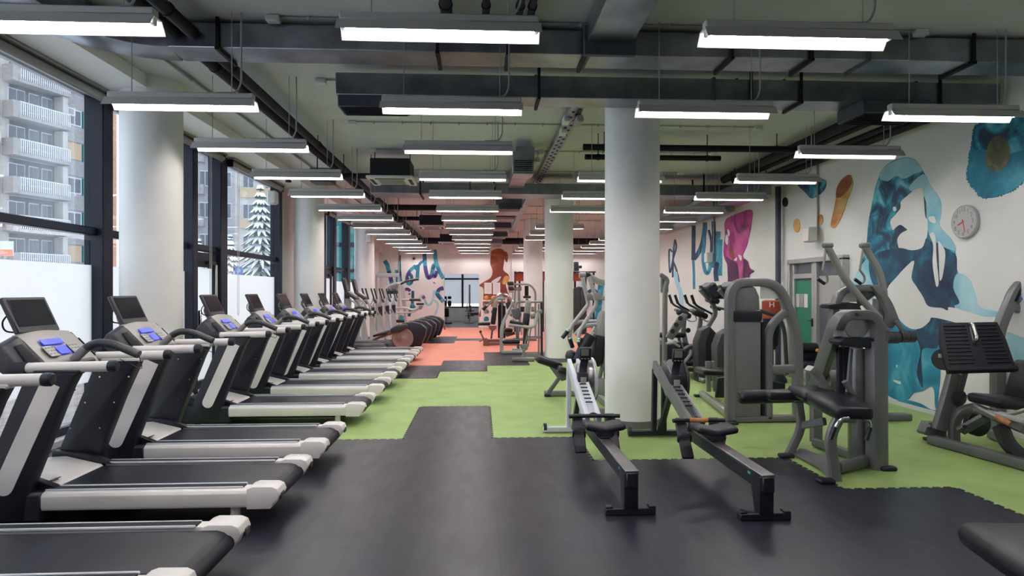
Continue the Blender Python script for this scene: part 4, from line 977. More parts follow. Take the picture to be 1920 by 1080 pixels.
    MB().cyl((X-.06, seat_y-.07, .36), (X+.06, seat_y-.07, .36), .022, n=14).build('carriage_roller', 'brushed_steel', t)
    return t
rower('left rowing machine with pale frame and silver flywheel beside the first round column', 1.07, 4.45, 7.06, 'white_metal', 'white_metal', False, 5.42, .10)
rower('right rowing machine with grey black frame and wooden grip handle', 1.98, 4.30, 6.82, 'gunmetal', 'black_plastic', True, 5.25, .11)
# ------------------------------------------------------------------ weight machines on the right
def pp(Y, *pts): return [P(x, y, Y) for x, y in pts]
def plate(pts, Y, th): return MB().prism(pp(Y, *pts), (0, th, 0))          # upright plate of thickness th behind depth Y
def foot_(c, t, sx=.14, sy=.09): return MB().pad((c[0], c[1], .02), (sx, sy, .04), .018).build('rubber_foot', 'black_plastic', t)
BF = .006
# --- grey tower machine with a rounded frame
t = thing('cable_machine', 'grey rounded frame weight tower with long front shroud right of the first column', 'gym machine', (3.4, 7.5, BF))
Y = 7.42
MB().bar(pp(Y+.07, (1368, 791), (1368, 529), (1458, 529), (1494, 622), (1496, 786)), .13, .105, fil=.22).build('frame', 'gunmetal', t)
MB().bar(pp(Y+.07, (1440, 784), (1440, 612), (1482, 578)), .11, .085, fil=.3).build('inner_post', 'gunmetal', t)
MB().bar(pp(Y+.07, (1445, 693), (1490, 691)), .09, .1).build('crossbar', 'gunmetal', t)
MB().bar(pp(Y+.07, (1376, 786), (1495, 783)), .11, .07).build('base_beam', 'gunmetal', t)
plate([(1375, 601), (1427, 601), (1427, 782), (1375, 782)], Y+.02, .2).build('shroud', 'gunmetal_panel', t, bev=.015)
plate([(1375, 583), (1428, 583), (1430, 590), (1429, 603), (1375, 603)], Y+.0, .22).build('shroud_cap', 'black_plastic', t, bev=.01)
plate([(1374, 582), (1374, 540), (1380, 533), (1405, 533), (1417, 540), (1424, 556), (1425, 582)], Y+.04, .1).build('top_plate', 'gunmetal_panel', t, bev=.012)
plate([(1426, 537), (1458, 537), (1474, 560), (1426, 560)], Y+.06, .01).build('placard', 'acrylic', t)
plate([(1429, 604), (1433, 604), (1433, 780), (1429, 780)], Y+.05, .15).build('weight_stack', 'black_matte', t)
foot_(PF(1372, 796), t); foot_(PF(1497, 790), t)
MB().tube(pp(8.6, (1425, 583), (1462, 594), (1471, 620), (1476, 702)), .028, 10, fil=.15).build('cable_arm', 'charcoal_plastic', t)
a, b = PF(1316, 744), PF(1376, 789)
MB().bar([a+V((0, 0, .05)), b+V((0, .12, .05))], .09, .09, ref=(1, 0, 0)).build('base_rail', 'pale_metal', t)
foot_(a+V((-.05, 0, 0)), t)
c = P(1338, 695, 9.15); MB().pad(c, (.46, .42, .09), .04, fn=lambda p: (p.x, p.y, p.z-.05*(p.x+.2))).build('seat', 'black_vinyl', t)
s0 = V((c.x-.02, c.y+.05, .1)); MB().bar([s0+V((-.04, 0, 0)), s0+V((-.05, 0, .45))], .06, .07).bar([s0+V((.06, 0, 0)), s0+V((.02, 0, .45))], .06, .05).build('seat_post', 'pale_metal', t)
plate([(1346, 709), (1360, 707), (1360, 746), (1342, 746)], 8.7, .05).build('leg_plate', 'black_plastic', t, bev=.01)
# --- prone leg curl with its weight tower, nearest machine on the right
t = thing('leg_curl_machine', 'prone leg curl bench with black pads attached to a grey weight tower', 'gym machine', (3.2, 5.5, BF))
Y = 5.42
MB().bar([P(1644, 884, 5.5), P(1643, 590, 5.5), P(1583, 590, 5.5), P(1567, 611, 5.58), P(1524, 742, 6.5)], .15, .09, fil=.2).build('tower_frame', 'gunmetal', t)
MB().bar(pp(Y+.08, (1643, 640), (1644, 886)), .16, .145).build('tower_post', 'gunmetal', t)
plate([(1574, 602), (1590, 597), (1628, 598), (1634, 612), (1634, 631), (1562, 631)], Y+.1, .008).build('placard', 'acrylic', t)
cpl = P(1607, 612, Y+.085); MB().lathe(cpl, (0, 1, 0), [(.11, 0), (.115, .006), (.11, .012)], 30).build('badge', 'brushed_steel', t, label='oval steel badge')
text_mesh('25', .04, 'black_matte', 'machine_number', t, P(1607, 590, 5.42)+V((0, -.003, 0)), (1, 0, 0), (0, 0, 1))
tr = MB().prism([p+V((0, -.06, 0)) for p in pp(Y+.1, (1568, 640), (1578, 632), (1632, 633), (1633, 652), (1590, 650), (1571, 646))], (0, .2, 0)).build('cup_tray', 'black_plastic', t, bev=.01)
MB().lathe(P(1604, 633, Y+.1), (0, 0, 1), [(.045, 0), (.045, .008), (.038, .008), (.036, .0)], 20).build('cup_hole', 'black_matte', tr)
a, b = P(1612, 864, 5.72), P(1612, 650, 5.72); MB().cyl(a, b, .1, n=28, bev=.01).build('weight_shroud', 'brushed_steel', t)
for x in (1574, 1587): MB().bar(pp(5.75, (x, 650), (x, 760)), .05, .045).build('guide_post', 'black_plastic', t)
MB().bar(pp(5.6, (1596, 655), (1588, 745)), .03, .03).build('strut', 'gunmetal', t)
MB().bar(pp(6.5, (1530, 750), (1530, 842)), .1, .11).build('rear_post', 'gunmetal_panel', t)
MB().bar([PF(1528, 838)+V((0, 0, .05)), PF(1640, 878)+V((0, 0, .05))], .08, .08, ref=(1, -.3, 0)).build('base_rail', 'gunmetal', t)
MB().bar([PF(1572, 890)+V((0, 0, .06)), PF(1640, 872)+V((0, 0, .06))], .07, .09, ref=(0, 1, 0)).build('base_crossbar', 'gunmetal', t)
foot_(PF(1664, 882), t); foot_(PF(1548, 906), t); foot_(PF(1474, 858), t)
MB().bar(pp(6.0, (1497, 754), (1504, 800), (1477, 856)), .07, .075, fil=.12).build('bench_leg', 'gunmetal', t)
MB().bar(pp(5.15, (1577, 775), (1555, 818), (1568, 906)), .06, .085, fil=.15).build('bench_leg', 'gunmetal', t)
MB().bar([P(1502, 798, 6.0), P(1546, 790, 5.75)], .05, .07, ref=(1, 0, 0)).build('bench_brace', 'gunmetal', t)
g = [P(1484, 850, 6.0), P(1500, 841, 6.0), P(1522, 851, 5.7), P(1550, 851, 5.3), P(1556, 905, 5.18), P(1550, 893, 5.25), P(1532, 876, 5.45), P(1505, 862, 5.75)]
MB().prism(g, (.05, 0, 0)).build('gusset', 'gunmetal', t, bev=.004)
a = math.atan2(.19, 1.1); Rz = Matrix.Rotation(-a, 3, 'Z')
MB().box((3.12, 5.52, .535), (.12, 1.0, .05), .01, Rz).build('bench_rail', 'gunmetal', t)
MB().pad((3.19, 5.86, .615), (.36, .50, .10), .045, Rz).build('seat_pad', 'black_vinyl', t)
MB().pad((3.12, 5.30, .61), (.40, .62, .11), .045, Rz @ Matrix.Rotation(math.radians(4), 3, 'X'), fn=lambda p: (p.x*(1-.25*max(0, -p.y)/.3), p.y, p.z)).build('chest_pad', 'black_vinyl', t)
ra, rb = P(1386, 745, 6.14), P(1484, 742, 6.14)
MB().lathe(ra, rb-ra, [(.03, -.006), (.05, -.004), (.066, .012), (.07, .03), (.07, (rb-ra).length), (.05, (rb-ra).length+.02)], 24).build('leg_roller', 'black_vinyl', t, label='black padded leg roller')
MB().lathe(ra, rb-ra, [(.03, -.009), (.032, -.006), (.02, -.004)], 16).build('roller_cap', 'charcoal_plastic', t)
MB().pad(P(1474, 741, 6.05), (.42, .16, .1), .045).build('thigh_pad', 'black_vinyl', t)
for pth, gp in (([(1592, 784, 5.0), (1577, 785, 5.0), (1566, 800, 5.0), (1557, 824, 5.0)], 1), ([(1618, 786, 5.05), (1630, 789, 5.05), (1632, 800, 5.05), (1624, 825, 5.05)], 1)):
    q = fillet([P(*k) for k in pth], .06); MB().tube(q, .014, 10).build('hand_bar', 'chrome', t)
    d = (q[-1]-q[-2]); MB().cyl(q[-1]-d.normalized()*.11, q[-1], .019, n=12).build('hand_grip', 'black_plastic', t)
MB().bar(pp(5.9, (1517, 690), (1536, 708), (1552, 738)), .12, .06, fil=.05).build('lever_arm', 'pale_metal', t)
MB().cyl(P(1548, 712, 6.15), P(1572, 712, 6.15), .1, n=24).build('cam_drum', 'gunmetal_panel', t)
MB().bar(pp(5.5, (1583, 715), (1600, 740)), .05, .04).build('strut', 'gunmetal', t)
# --- plate: pulldown behind it
t = thing('pulldown_machine', 'tall pulldown machine with two angled overhead arms before the mural', 'gym machine', (4.6, 7.4, BF))
Y = 7.3
for arm, rod, hd, gr in (([(1551, 461), (1580, 518), (1622, 569), (1650, 598)], [(1548, 467), (1543, 506)], [(1543, 506), (1551, 517), (1552, 529), (1544, 533)], [(1546, 532), (1533, 523)]),
                         ([(1620, 461), (1648, 506), (1656, 540), (1658, 560)], [(1618, 467), (1612, 506)], [(1612, 506), (1621, 518), (1621, 529), (1612, 533)], [(1614, 532), (1602, 523)])):
    yy = Y if arm[0][0] < 1600 else Y+.1
    MB().bar(pp(yy, *arm), .06, .075, fil=.1).build('overhead_arm', 'pale_metal', t)
    k = MB().box(P(arm[0][0]+1, arm[0][1]-1, yy), (.11, .09, .06), .015); k.build('arm_head', 'gunmetal_panel', t)
    MB().tube(pp(yy, *rod), .014, 8).build('hanger_rod', 'pale_metal', t)
    MB().tube(pp(yy, *hd), .014, 8, fil=.05).build('swivel_handle', 'pale_metal', t)
    MB().tube(pp(yy, *gr), .02, 10).build('hand_grip', 'black_plastic', t)
MB().bar(pp(Y+.15, (1558, 700), (1562, 580), (1578, 541), (1640, 540), (1662, 566), (1678, 608)), .12, .085, fil=.2).build('frame', 'gunmetal', t)
plate([(1634, 536), (1650, 534), (1660, 545), (1682, 590), (1683, 606), (1674, 617), (1664, 610), (1664, 590), (1654, 562)], Y+.05, .1).build('cam_plate', 'gunmetal', t, bev=.015)
MB().bar(pp(Y+.2, (1650, 560), (1650, 790)), .14, .14).build('main_post', 'gunmetal', t)
plate([(1568, 567), (1570, 549), (1580, 543), (1600, 543), (1607, 552), (1606, 566)], Y+.1, .03).build('placard', 'silver_paint', t)
plate([(1600, 545), (1640, 542), (1643, 552), (1630, 562), (1612, 575)], Y+.12, .03).build('cover_plate', 'charcoal_plastic', t)
plate([(1555, 571), (1590, 567), (1610, 569), (1617, 582), (1556, 579)], Y+.0, .2).build('cup_tray', 'black_plastic', t, bev=.01)
for x in (1560, 1580): MB().bar(pp(Y+.2, (x, 583), (x, 775)), .05, .045).build('guide_post', 'black_plastic', t)
MB().bar(pp(Y+.02, (1652, 603), (1672, 632)), .03, .05).bar(pp(Y+.02, (1680, 602), (1698, 628)), .03, .05).build('weight_lever', 'gunmetal', t)
for a, b in ((1660, 1684), (1687, 1714)):
    MB().cyl(P(a, 633 if a < 1670 else 631, Y), P(b, 633 if a < 1670 else 631, Y), .072, n=24, bev=.008).build('counterweight', 'charcoal_plastic', t)
    MB().cyl(P((a+b)/2, 633 if a < 1670 else 631, Y), P((a+b)/2+1, 633 if a < 1670 else 631, Y), .073, n=24).build('weight_groove', 'black_matte', t)
c1, c2 = PF(1600, 793), PF(1712, 790); MB().bar([c1+V((0, .1, .04)), c2+V((0, .1, .04))], .16, .08, ref=(0, 1, 0)).build('base_beam', 'gunmetal', t)
c = P(1590, 700, 7.9); MB().pad(c, (.4, .36, .09), .04).build('seat', 'black_vinyl', t)
MB().bar([V((c.x, c.y, .05)), c], .07, .07).build('seat_post', 'gunmetal', t)
# --- seated machine by the glass door
t = thing('leg_extension_machine', 'black padded machine standing before the glass door', 'gym machine', (4.9, 9.3, BF))
a, b = P(1500, 651, 9.3), P(1532, 652, 9.3); MB().cyl(a, b, .075, n=20, bev=.02).build('roller_pad', 'black_vinyl', t)
MB().pad(P(1516, 683, 9.3), (.38, .4, .12), .05).build('seat', 'black_vinyl', t); MB().pad(P(1518, 668, 9.4), (.34, .1, .2), .04).build('back_pad', 'black_vinyl', t)
c = PF(1516, 742); MB().bar([V((c.x, 9.3, .05)), V((c.x, 9.3, .5))], .09, .1).build('post', 'gunmetal', t)
MB().bar([V((c.x-.6, 9.35, .045)), V((c.x+.5, 9.35, .045))], .09, .08).build('base_beam', 'pale_metal', t)
MB().bar(pp(9.2, (1533, 656), (1541, 664), (1538, 690)), .05, .04).build('lever_arm', 'charcoal_plastic', t); MB().box(P(1533, 657, 9.15), (.06, .04, .05), .015).build('pin_knob', 'ball_orange', t, label='yellow orange pin knob')
# --- leg press at the right frame edge
t = thing('leg_press_machine', 'leg press with ribbed black foot plate at the right frame edge', 'gym machine', (5.1, 5.9, BF))
TLc, TRc, BLc = P(1762, 605, 6.25), P(1870, 603, 6.05), P(1776, 697, 5.92)
nrm = (TRc-TLc).cross(BLc-TLc).normalized(); nrm = nrm if nrm.y < 0 else -nrm
def on_plate(px, py):
    o = V((0, 0, H)); d = P(px, py, 1.0)-o; return o+d*((TLc-o).dot(nrm)/d.dot(nrm))
BRc = on_plate(1907, 693); ml = on_plate(1761, 640); mr = on_plate(1887, 636)
FPp = MB().prism([TLc, TRc, mr, BRc, BLc, ml], -nrm*.05).build('foot_plate', 'black_matte', t, bev=.008)
m = MB()
for k in range(1, 13):
    f = k/13
    l, r_ = TLc+(BLc-TLc)*f, TRc+(BRc-TRc)*f
    for u0, u1 in ((.05, .43), (.62, .95)): m.sweep([l+(r_-l)*u0+nrm*.004, l+(r_-l)*u1+nrm*.004], rect(.012, .012, .004), ref=nrm)
m.build('rib', 'black_plastic', FPp)
MB().sweep([BLc+nrm*.02, BRc+nrm*.02], rect(.05, .04, .008), ref=nrm).build('toe_lip', 'black_matte', FPp)
hq = [TLc+(TRc-TLc)*u+(BLc-TLc)*w+nrm*o for u, w, o in ((.50, .08, .0), (.53, .10, .07), (.56, .42, .07), (.53, .44, 0))]
MB().tube(hq, .016, 10, fil=.04).build('plate_handle', 'chrome', t); MB().sweep([TLc+(TRc-TLc)*.51+(BLc-TLc)*.07+nrm*.006, TLc+(TRc-TLc)*.53+(BLc-TLc)*.45+nrm*.006], rect(.035, .01, .004), ref=nrm).build('handle_plate', 'gunmetal', t)
MB().cyl(P(1770, 674, 6.2), P(1770, 674, 6.3), .11, n=28).build('cam_disc', 'charcoal_plastic', t)
MB().box(P(1763, 667, 6.19), (.04, .006, .04), .001).build('sticker', 'white_paper', t)
MB().bar(pp(6.25, (1790, 700), (1778, 745), (1760, 806)), .09, .13, fil=.15).build('front_post', 'gunmetal', t)
MB().bar(pp(6.3, (1806, 697), (1794, 742), (1790, 800)), .08, .07, fil=.1).build('front_strut', 'gunmetal', t)
MB().bar([P(1871, 690, 6.75), P(1871, 812, 6.75)], .12, .13).build('rear_post', 'gunmetal', t)
MB().bar(pp(6.55, (1935, 518), (1905, 540), (1872, 618), (1866, 680)), .1, .11, fil=.12).build('upper_arm', 'gunmetal', t)
MB().bar(pp(6.55, (1895, 572), (1935, 592)), .08, .09).build('arm_brace', 'gunmetal', t)
plate([(1901, 566), (1912, 541), (1935, 530), (1935, 566)], 6.5, .012).build('placard', 'acrylic', t)
MB().box(P(1914, 560, 6.48), (.03, .004, .03), .0).build('printed_mark', 'sign_blue', t)
a, b = PF(1745, 833), PF(1935, 886)
MB().bar([a+V((0, 0, .055)), b+V((0, 0, .055))], .09, .1, ref=(1, 0, 0)).build('base_beam', 'gunmetal', t)
plate([(1733, 811), (1742, 792), (1765, 793), (1774, 802), (1777, 824), (1735, 816)], 6.3, .12).build('end_bracket', 'gunmetal_panel', t, bev=.006)
for x, y in ((1741, 798), (1765, 802)): MB().cyl(P(x, y, 6.27), P(x, y, 6.3), .018, n=12).build('bolt', 'chrome', t)
foot_(PF(1752, 828), t, .16, .16)
MB().bar([P(1789, 829, 6.2), P(1789, 790, 6.2), P(1800, 772, 6.15), P(1828, 764, 6.05), P(1925, 806, 5.4)], .09, .09, fil=.25).build('main_rail', 'gunmetal', t)
MB().bar([P(1801, 808, 6.1), P(1848, 782, 5.9)], .05, .1).build('cross_strut', 'gunmetal', t)
for x, y in ((1809, 800), (1823, 791)): MB().cyl(P(x, y, 6.0), P(x, y, 6.06), .018, n=12).build('strut_hole', 'black_matte', t)
for x, y, r_, dy in ((1798, 746, .085, 0), (1836, 795, .13, .1)):
    MB().lathe(P(x, y, 6.2+dy), (0, 1, 0), [(.02, -.02), (r_-.02, -.015), (r_, 0), (r_-.015, .03), (r_, .06), (r_-.03, .07)], 28).build('pulley', 'charcoal_plastic' if r_ < .1 else 'black_plastic', t)
MB().tube([P(1803, 741, 6.2), P(1842, 744, 6.0)], .006, 6).build('cable', 'black_matte', t)
MB().pad(P(1880, 750, 5.8), (.42, .42, .1), .045, fn=lambda p: (p.x, p.y, p.z-.08*(p.x+.2))).build('seat', 'black_vinyl', t)
MB().pad(P(1930, 725, 5.8), (.14, .42, .5), .05, rotm('Y', 18)).build('back_pad', 'black_vinyl', t)
MB().tube([P(1828, 760, 5.85), P(1832, 763, 5.75), P(1868, 782, 5.5)], .017, 10, fil=.04).build('side_handle', 'pale_metal', t)
MB().tube([P(1867, 781.5, 5.5), P(1894, 795, 5.4)], .024, 12).build('handle_grip', 'wood_grip', t, label='worn orange hand grip')
MB().tube([P(1872, 774, 5.6), P(1890, 778, 5.55), P(1925, 768, 5.5)], .02, 10, fil=.06).build('side_handle', 'pale_metal', t)
MB().bar([P(1850, 772, 5.7), P(1925, 790, 5.3)], .06, .04, ref=(1, 0, 0)).build('seat_scale', 'silver_paint', t)
MB().bar([P(1876, 800, 5.6), P(1890, 835, 5.6), P(1925, 862, 5.5)], .1, .12, fil=.1).build('rear_strut', 'charcoal_plastic', t)
a, b = PF(1858, 822), PF(1896, 838); MB().bar([a+V((0, 0, .05)), b+V((0, 0, .05))], .08, .09, ref=(1, 0, 0)).build('rear_beam', 'gunmetal', t)
MB().tube([P(1918, 675, 6.1), P(1894, 740, 6.1)], .012, 6).build('strap', 'black_matte', t)
# --- black pad reaching into the lower right corner
t = thing('weight_bench', 'black vinyl bench pad cut off by the lower right frame corner', 'bench', (2.45, 2.4, BF))
MB().pad((2.5, 2.42, .50), (.78, .66, .11), .05, Matrix.Rotation(math.radians(-9), 3, 'Z'), fn=lambda p: (p.x+.06*max(0, p.y), p.y, p.z+.03*p.x)).build('pad', 'black_vinyl', t)
MB().box((2.5, 2.42, .43), (.6, .1, .05), .008).build('pad_rail', 'gunmetal', t)
for x in (2.3, 2.75): MB().bar([(x, 2.42, .05), (x, 2.42, .42)], .07, .07).build('leg', 'gunmetal', t)
MB().box((2.5, 2.42, .035), (.8, .09, .07), .01).build('base_beam', 'gunmetal', t)
q = PF(1886, 1076, .41); MB().tube([q, q+V((.25, .02, .02))], .016, 10).build('hand_bar', 'chrome', t)

# ------------------------------------------------------------------ cardio row behind the columns
def bike(label, Y, off):
    c0 = P(1305-off, 620, Y); t = thing('exercise_bike', label, 'exercise bike', (c0.x, Y, BF), 'exercise bikes behind the first right column')
    def q(px, py, y=0): p = P(px-off, py, Y); return V((p.x, Y+y, p.z))
    for s, pts in ((-1, ((1290, 553), (1296, 571), (1312, 579), (1333, 588))), (1, ((1290, 553), (1296, 571), (1310, 578), (1322, 586)))):
        MB().tube([q(*pts[0], s*.2), q(*pts[1], s*.2), q(*pts[2], s*.16), q(*pts[3], s*.05)], .022, 10, fil=.12).build('handlebar', 'black_plastic', t)
        MB().tube([q(*pts[0], s*.2), q(1295.5, 569, s*.2)], .028, 10).build('hand_grip', 'black_matte', t)
    MB().pad(q(1312, 589), (.30, .2, .12), .05, rotm('Y', 22)).build('console', 'black_plastic', t)
    MB().pad(q(1300, 582), (.12, .18, .06), .028, rotm('Y', 22)).build('console_badge', 'pale_metal', t)
    MB().tube([q(1330, 590, -.1), q(1334, 600, -.1), q(1322, 603, -.1), q(1312, 596, -.1)], .014, 8, fil=.05).build('bottle_hoop', 'pale_metal', t)
    MB().sweep([q(1314, 594), q(1311, 620), q(1316, 650)], rect(.08, .09, .02), ref=(0, 1, 0), scale=[.8, 1, 1.3]).build('neck', 'gunmetal', t)
    MB().lathe(q(1318, 619, -.07), (0, 1, 0), [(.02, -.02), (.05, -.02), (.055, .0), (.04, .02)], 8).build('height_knob', 'black_plastic', t)
    MB().prism([q(1268, 686, -.1), q(1266, 664, -.1), q(1290, 648, -.1), q(1312, 640, -.1), (q(1332, 650, -.1)), q(1342, 686, -.1)], (0, .2, 0)).build('body_shell', 'black_plastic', t, bev=.03)
    MB().lathe(q(1300, 668, -.12), (0, -1, 0), [(.17, 0), (.16, .02), (.05, .03)], 24).build('crank_disc', 'charcoal_plastic', t)
    for s in (-1, 1):
        MB().bar([q(1300, 668, s*.15), q(1300+s*9, 668-s*9, s*.15)], .03, .04).build('crank', 'gunmetal', t)
        MB().box(q(1300+s*9, 668-s*9, s*.21), (.2, .1, .03), .01).build('pedal', 'black_plastic', t)
    MB().bar([q(1282, 662), q(1272, 632)], .06, .06).build('seat_post', 'pale_metal', t)
    MB().pad(q(1270, 628), (.3, .24, .1), .045, fn=lambda p: (p.x, p.y*(1-1.2*p.x), p.z)).build('saddle', 'black_vinyl', t)
    xa, xb = q(1262, 0).x, q(1338, 0).x
    for x in (xa, xb): MB().box((x, Y, .05), (.09, .5, .08), .015).build('stabiliser', 'pale_metal', t)
    MB().box(((xa+xb)/2, Y, .07), (xb-xa, .1, .06), .008).build('base_beam', 'gunmetal', t)
    return t
bike('exercise bike second from the first right column, handlebars against the mural lettering', 11.95, 0)
bike('farthest exercise bike, nearly hidden behind the first right column', 12.9, 30)
def climber(label, Y):
    t = thing('upright_trainer', label, 'exercise machine', (4.1, Y, BF), 'upright trainers with dark shells')
    k = Y/11.0; o = P(1325, 700, 11.0); X0 = 4.02
    def q(px, py, y=0): p = P(px, py, 11.0); return V((p.x-o.x+X0, Y+y, p.z))
    MB().prism([q(1305, 716, -.14), q(1303, 640, -.14), q(1311, 619, -.14), q(1326, 610, -.14), q(1342, 627, -.14), q(1352, 716, -.14)], (0, .28, 0)).build('body_shell', 'charcoal_plastic', t, bev=.03)
    MB().prism([q(1318, 640, -.15), q(1326, 615, -.15), q(1343, 630, -.15), q(1350, 690, -.15), q(1318, 690, -.15)], (0, .3, 0)).build('shell_insert', 'black_plastic', t, bev=.01)
    MB().bar([q(1326, 616), q(1343, 588), q(1338, 570), q(1313, 543)], .07, .075, fil=.16).build('neck', 'gunmetal', t)
    MB().box(q(1332, 545), (.2, .42, .26), .03, rotm('Y', -35)).build('console', 'black_plastic', t)
    MB().box(q(1345, 549), (.02, .34, .26), .005, rotm('Y', -35)).build('screen', 'screen_glass', t)
    MB().box(q(1316, 540), (.03, .1, .1), .005, rotm('Y', -35)).build('console_back', 'charcoal_plastic', t)
    MB().pad(q(1336, 563), (.18, .32, .1), .04, rotm('Y', 20)).build('bottle_tray', 'black_plastic', t)
    for s in (-1, 1): MB().tube([q(1336, 575, s*.06), q(1345, 578, s*.25), q(1362, 582, s*.27)], .02, 10, fil=.1).build('handlebar', 'black_plastic', t); MB().prism([q(1350, 690, s*.22), q(1410, 700, s*.22), q(1410, 712, s*.22), q(1350, 706, s*.22)], (0, s*.12, 0)).build('foot_pedal', 'black_plastic', t, bev=.008)
    MB().bar([q(1350, 660), q(1400, 700)], .1, .06).build('pedal_arm', 'gunmetal', t)
    MB().box(q(1312, 721)*1 if False else V((q(1312, 0).x, Y, .045)), (.12, .62, .07), .015).build('stabiliser', 'pale_metal', t)
    MB().box(V((q(1400, 0).x, Y, .045)), (.12, .62, .07), .015).build('stabiliser', 'pale_metal', t)
    MB().box(V((q(1356, 0).x, Y, .07)), (.9, .1, .06), .01).build('base_beam', 'gunmetal', t)
    return t
climber('dark upright trainer with console, left of the grey weight tower', 11.0); climber('dark upright trainer partly hidden behind the grey weight tower', 10.1)
t = thing('stepper_machine', 'dark stepper with a three holed slanted side plate beside the column', 'exercise machine', (3.3, 11.2, BF))
pl = plate([(1249, 632), (1275, 592), (1283, 587), (1290, 590), (1288, 600), (1262, 638)], 11.0, .09).build('side_plate', 'gunmetal_panel', t, bev=.015)
for x, y in ((1276, 597), (1268, 609), (1261, 621)): MB().cyl(P(x, y, 10.98), P(x, y, 11.05), .042, n=14).build('plate_hole', 'black_matte', pl)
MB().bar(pp(11.2, (1246, 690), (1247, 540), (1252, 524), (1238, 515)), .12, .07, fil=.15).build('mast', 'gunmetal', t)
plate([(1240, 519), (1248, 521), (1254, 533), (1254, 549), (1240, 549)], 11.25, .08).build('mast_panel', 'gunmetal_panel', t, bev=.02)
plate([(1243, 648), (1276, 640), (1284, 660), (1282, 690), (1243, 690)], 11.3, .3).build('body_shell', 'black_plastic', t, bev=.03)
MB().tube(pp(11.1, (1248, 645), (1262, 643), (1275, 650)), .022, 8).tube(pp(11.1, (1282, 680), (1295, 665), (1296, 656)), .03, 8).build('linkage', 'pale_metal', t)
MB().box(V((P(1260, 690, 11.3).x, 11.45, .05)), (.36, .5, .08), .015).build('base', 'charcoal_plastic', t)
# --- punching bag with an orange band
t = thing('punching_bag', 'black free standing punching bag with an orange band lettered H', 'punching bag', (5.05, 10.8, BF))
c = P(1446, 620, 10.8); zt, zm, zb = P(1446, 563, 10.8).z, P(1446, 597, 10.8).z, P(1446, 655, 10.8).z
MB().lathe((c.x, c.y, zb), (0, 0, 1), [(.07, 0), (.12, .1), (.15, zm-zb)], 24).build('lower_body', 'black_vinyl', t)
MB().lathe((c.x, c.y, zm), (0, 0, 1), [(.155, 0), (.155, zt-zm-.02), (.12, zt-zm)], 24).build('upper_band', 'orange_panel', t, label='orange upper band')
text_mesh('H', .13, 'white_paper', 'letter', t, V((c.x-.06, c.y-.152, P(0, 573, 10.8).z)), (1, -.25, 0), (0, 0, 1), depth=.006)
MB().cyl((c.x, c.y, .1), (c.x, c.y, zb+.02), .04, n=12).build('pole', 'black_plastic', t); MB().lathe((c.x, c.y, BF), (0, 0, 1), [(.26, 0), (.26, .05), (.2, .14), (.05, .16)], 24).build('base', 'black_plastic', t)
t = thing('dumbbell_rack', 'small dark dumbbell rack at the mural wall behind the upright trainers', 'rack', (5.35, 12.0, BF))
for k in range(5):
    z = .3+.2*k; MB().bar([V((5.1, 11.6, z)), V((5.1, 12.4, z))], .05, .03, ref=(1, 0, 0)).build('rail', 'black_plastic', t)
for y in (11.6, 12.4): MB().bar([V((5.15, y, 0.02)), V((5.15, y, 1.25))], .05, .05).build('upright', 'black_plastic', t)
for k in range(5):
    for q in range(3):
        d = thing('dumbbell', 'dark dumbbell, %s on the %s rail of the rack at the mural wall' % (('nearest', 'middle', 'farthest')[q], ('lowest', 'second', 'middle', 'fourth', 'top')[k]), 'dumbbell', (5.1, 11.75+.25*q, .3+.2*k), 'dumbbells on the wall rack')
        c = V((5.1, 11.75+.25*q, .355+.2*k))
        for s in (-1, 1): MB().cyl(c+V((s*.07, 0, 0)), c+V((s*.13, 0, 0)), .045, n=10, bev=.006).build('head', 'black_plastic', d)
        MB().cyl(c-V((.08, 0, 0)), c+V((.08, 0, 0)), .014, n=8).build('bar', 'chrome', d)

# ------------------------------------------------------------------ chest press between the first and second right columns
t = thing('chest_press_machine', 'silver chest press with bent overhead arms just left of the first column', 'gym machine', (1.4, 8.9, BF))
Y = 8.9
MB().bar(pp(Y+.1, (1104, 518), (1125, 530), (1165, 530), (1170, 560), (1172, 770)), .12, .09, fil=.15).build('frame', 'silver_paint', t)
MB().cyl(P(1086, 516, Y), P(1098, 516, Y), .045, n=18, bev=.006).build('pivot_end', 'silver_plastic', t); MB().ball(P(1102, 516, Y), .045).build('pivot_knob', 'black_plastic', t)
for o, br, gp in (((1092, 520, 1101, 561, 1103, 571, 1071, 612, 1067, 633), (1099, 551, 1112, 563), ((1065, 620, 1054, 634), (1068, 635, 1074, 652))),
                  ((1104, 519, 1116, 554, 1119, 570, 1087, 620, 1084, 634), (1113, 549, 1129, 562), ((1086, 636, 1101, 641), (1085, 640, 1090, 655)))):
    a = [(o[i], o[i+1]) for i in range(0, len(o), 2)]
    yy = Y-.1 if o[0] < 1100 else Y-.3
    MB().sweep(fillet(pp(yy, *a), .12), circ(.029, 12)).build('press_arm', 'silver_paint', t)
    plate([(br[0], br[1]), (br[0]+9, br[1]-1), (br[2], br[1]+3), (br[2]+1, br[3]), (br[0]+2, br[3]+1)], yy-.05, .1).build('arm_bracket', 'silver_plastic', t, bev=.012)
    for g in gp: MB().cyl(P(g[0], g[1], yy-.02), P(g[2], g[3], yy-.02), .03, n=12, bev=.006).build('hand_grip', 'black_plastic', t); MB().ball(P(g[0], g[1], yy-.02), .032).build('grip_end', 'chrome', t)
MB().tube(pp(Y+.1, (1128, 559), (1150, 558)), .035, 10).build('arm_link', 'silver_paint', t)
MB().tube(pp(Y+.0, (1079, 606), (1090, 603), (1125, 603)), .03, 10, fil=.1).tube(pp(Y-.1, (1078, 628), (1092, 612), (1125, 608)), .03, 10, fil=.1).build('side_rail', 'silver_paint', t)
MB().bar(pp(Y-.2, (1101, 640), (1115, 612)), .06, .02, fil=0).build('instruction_sheet', 'white_paper', t)
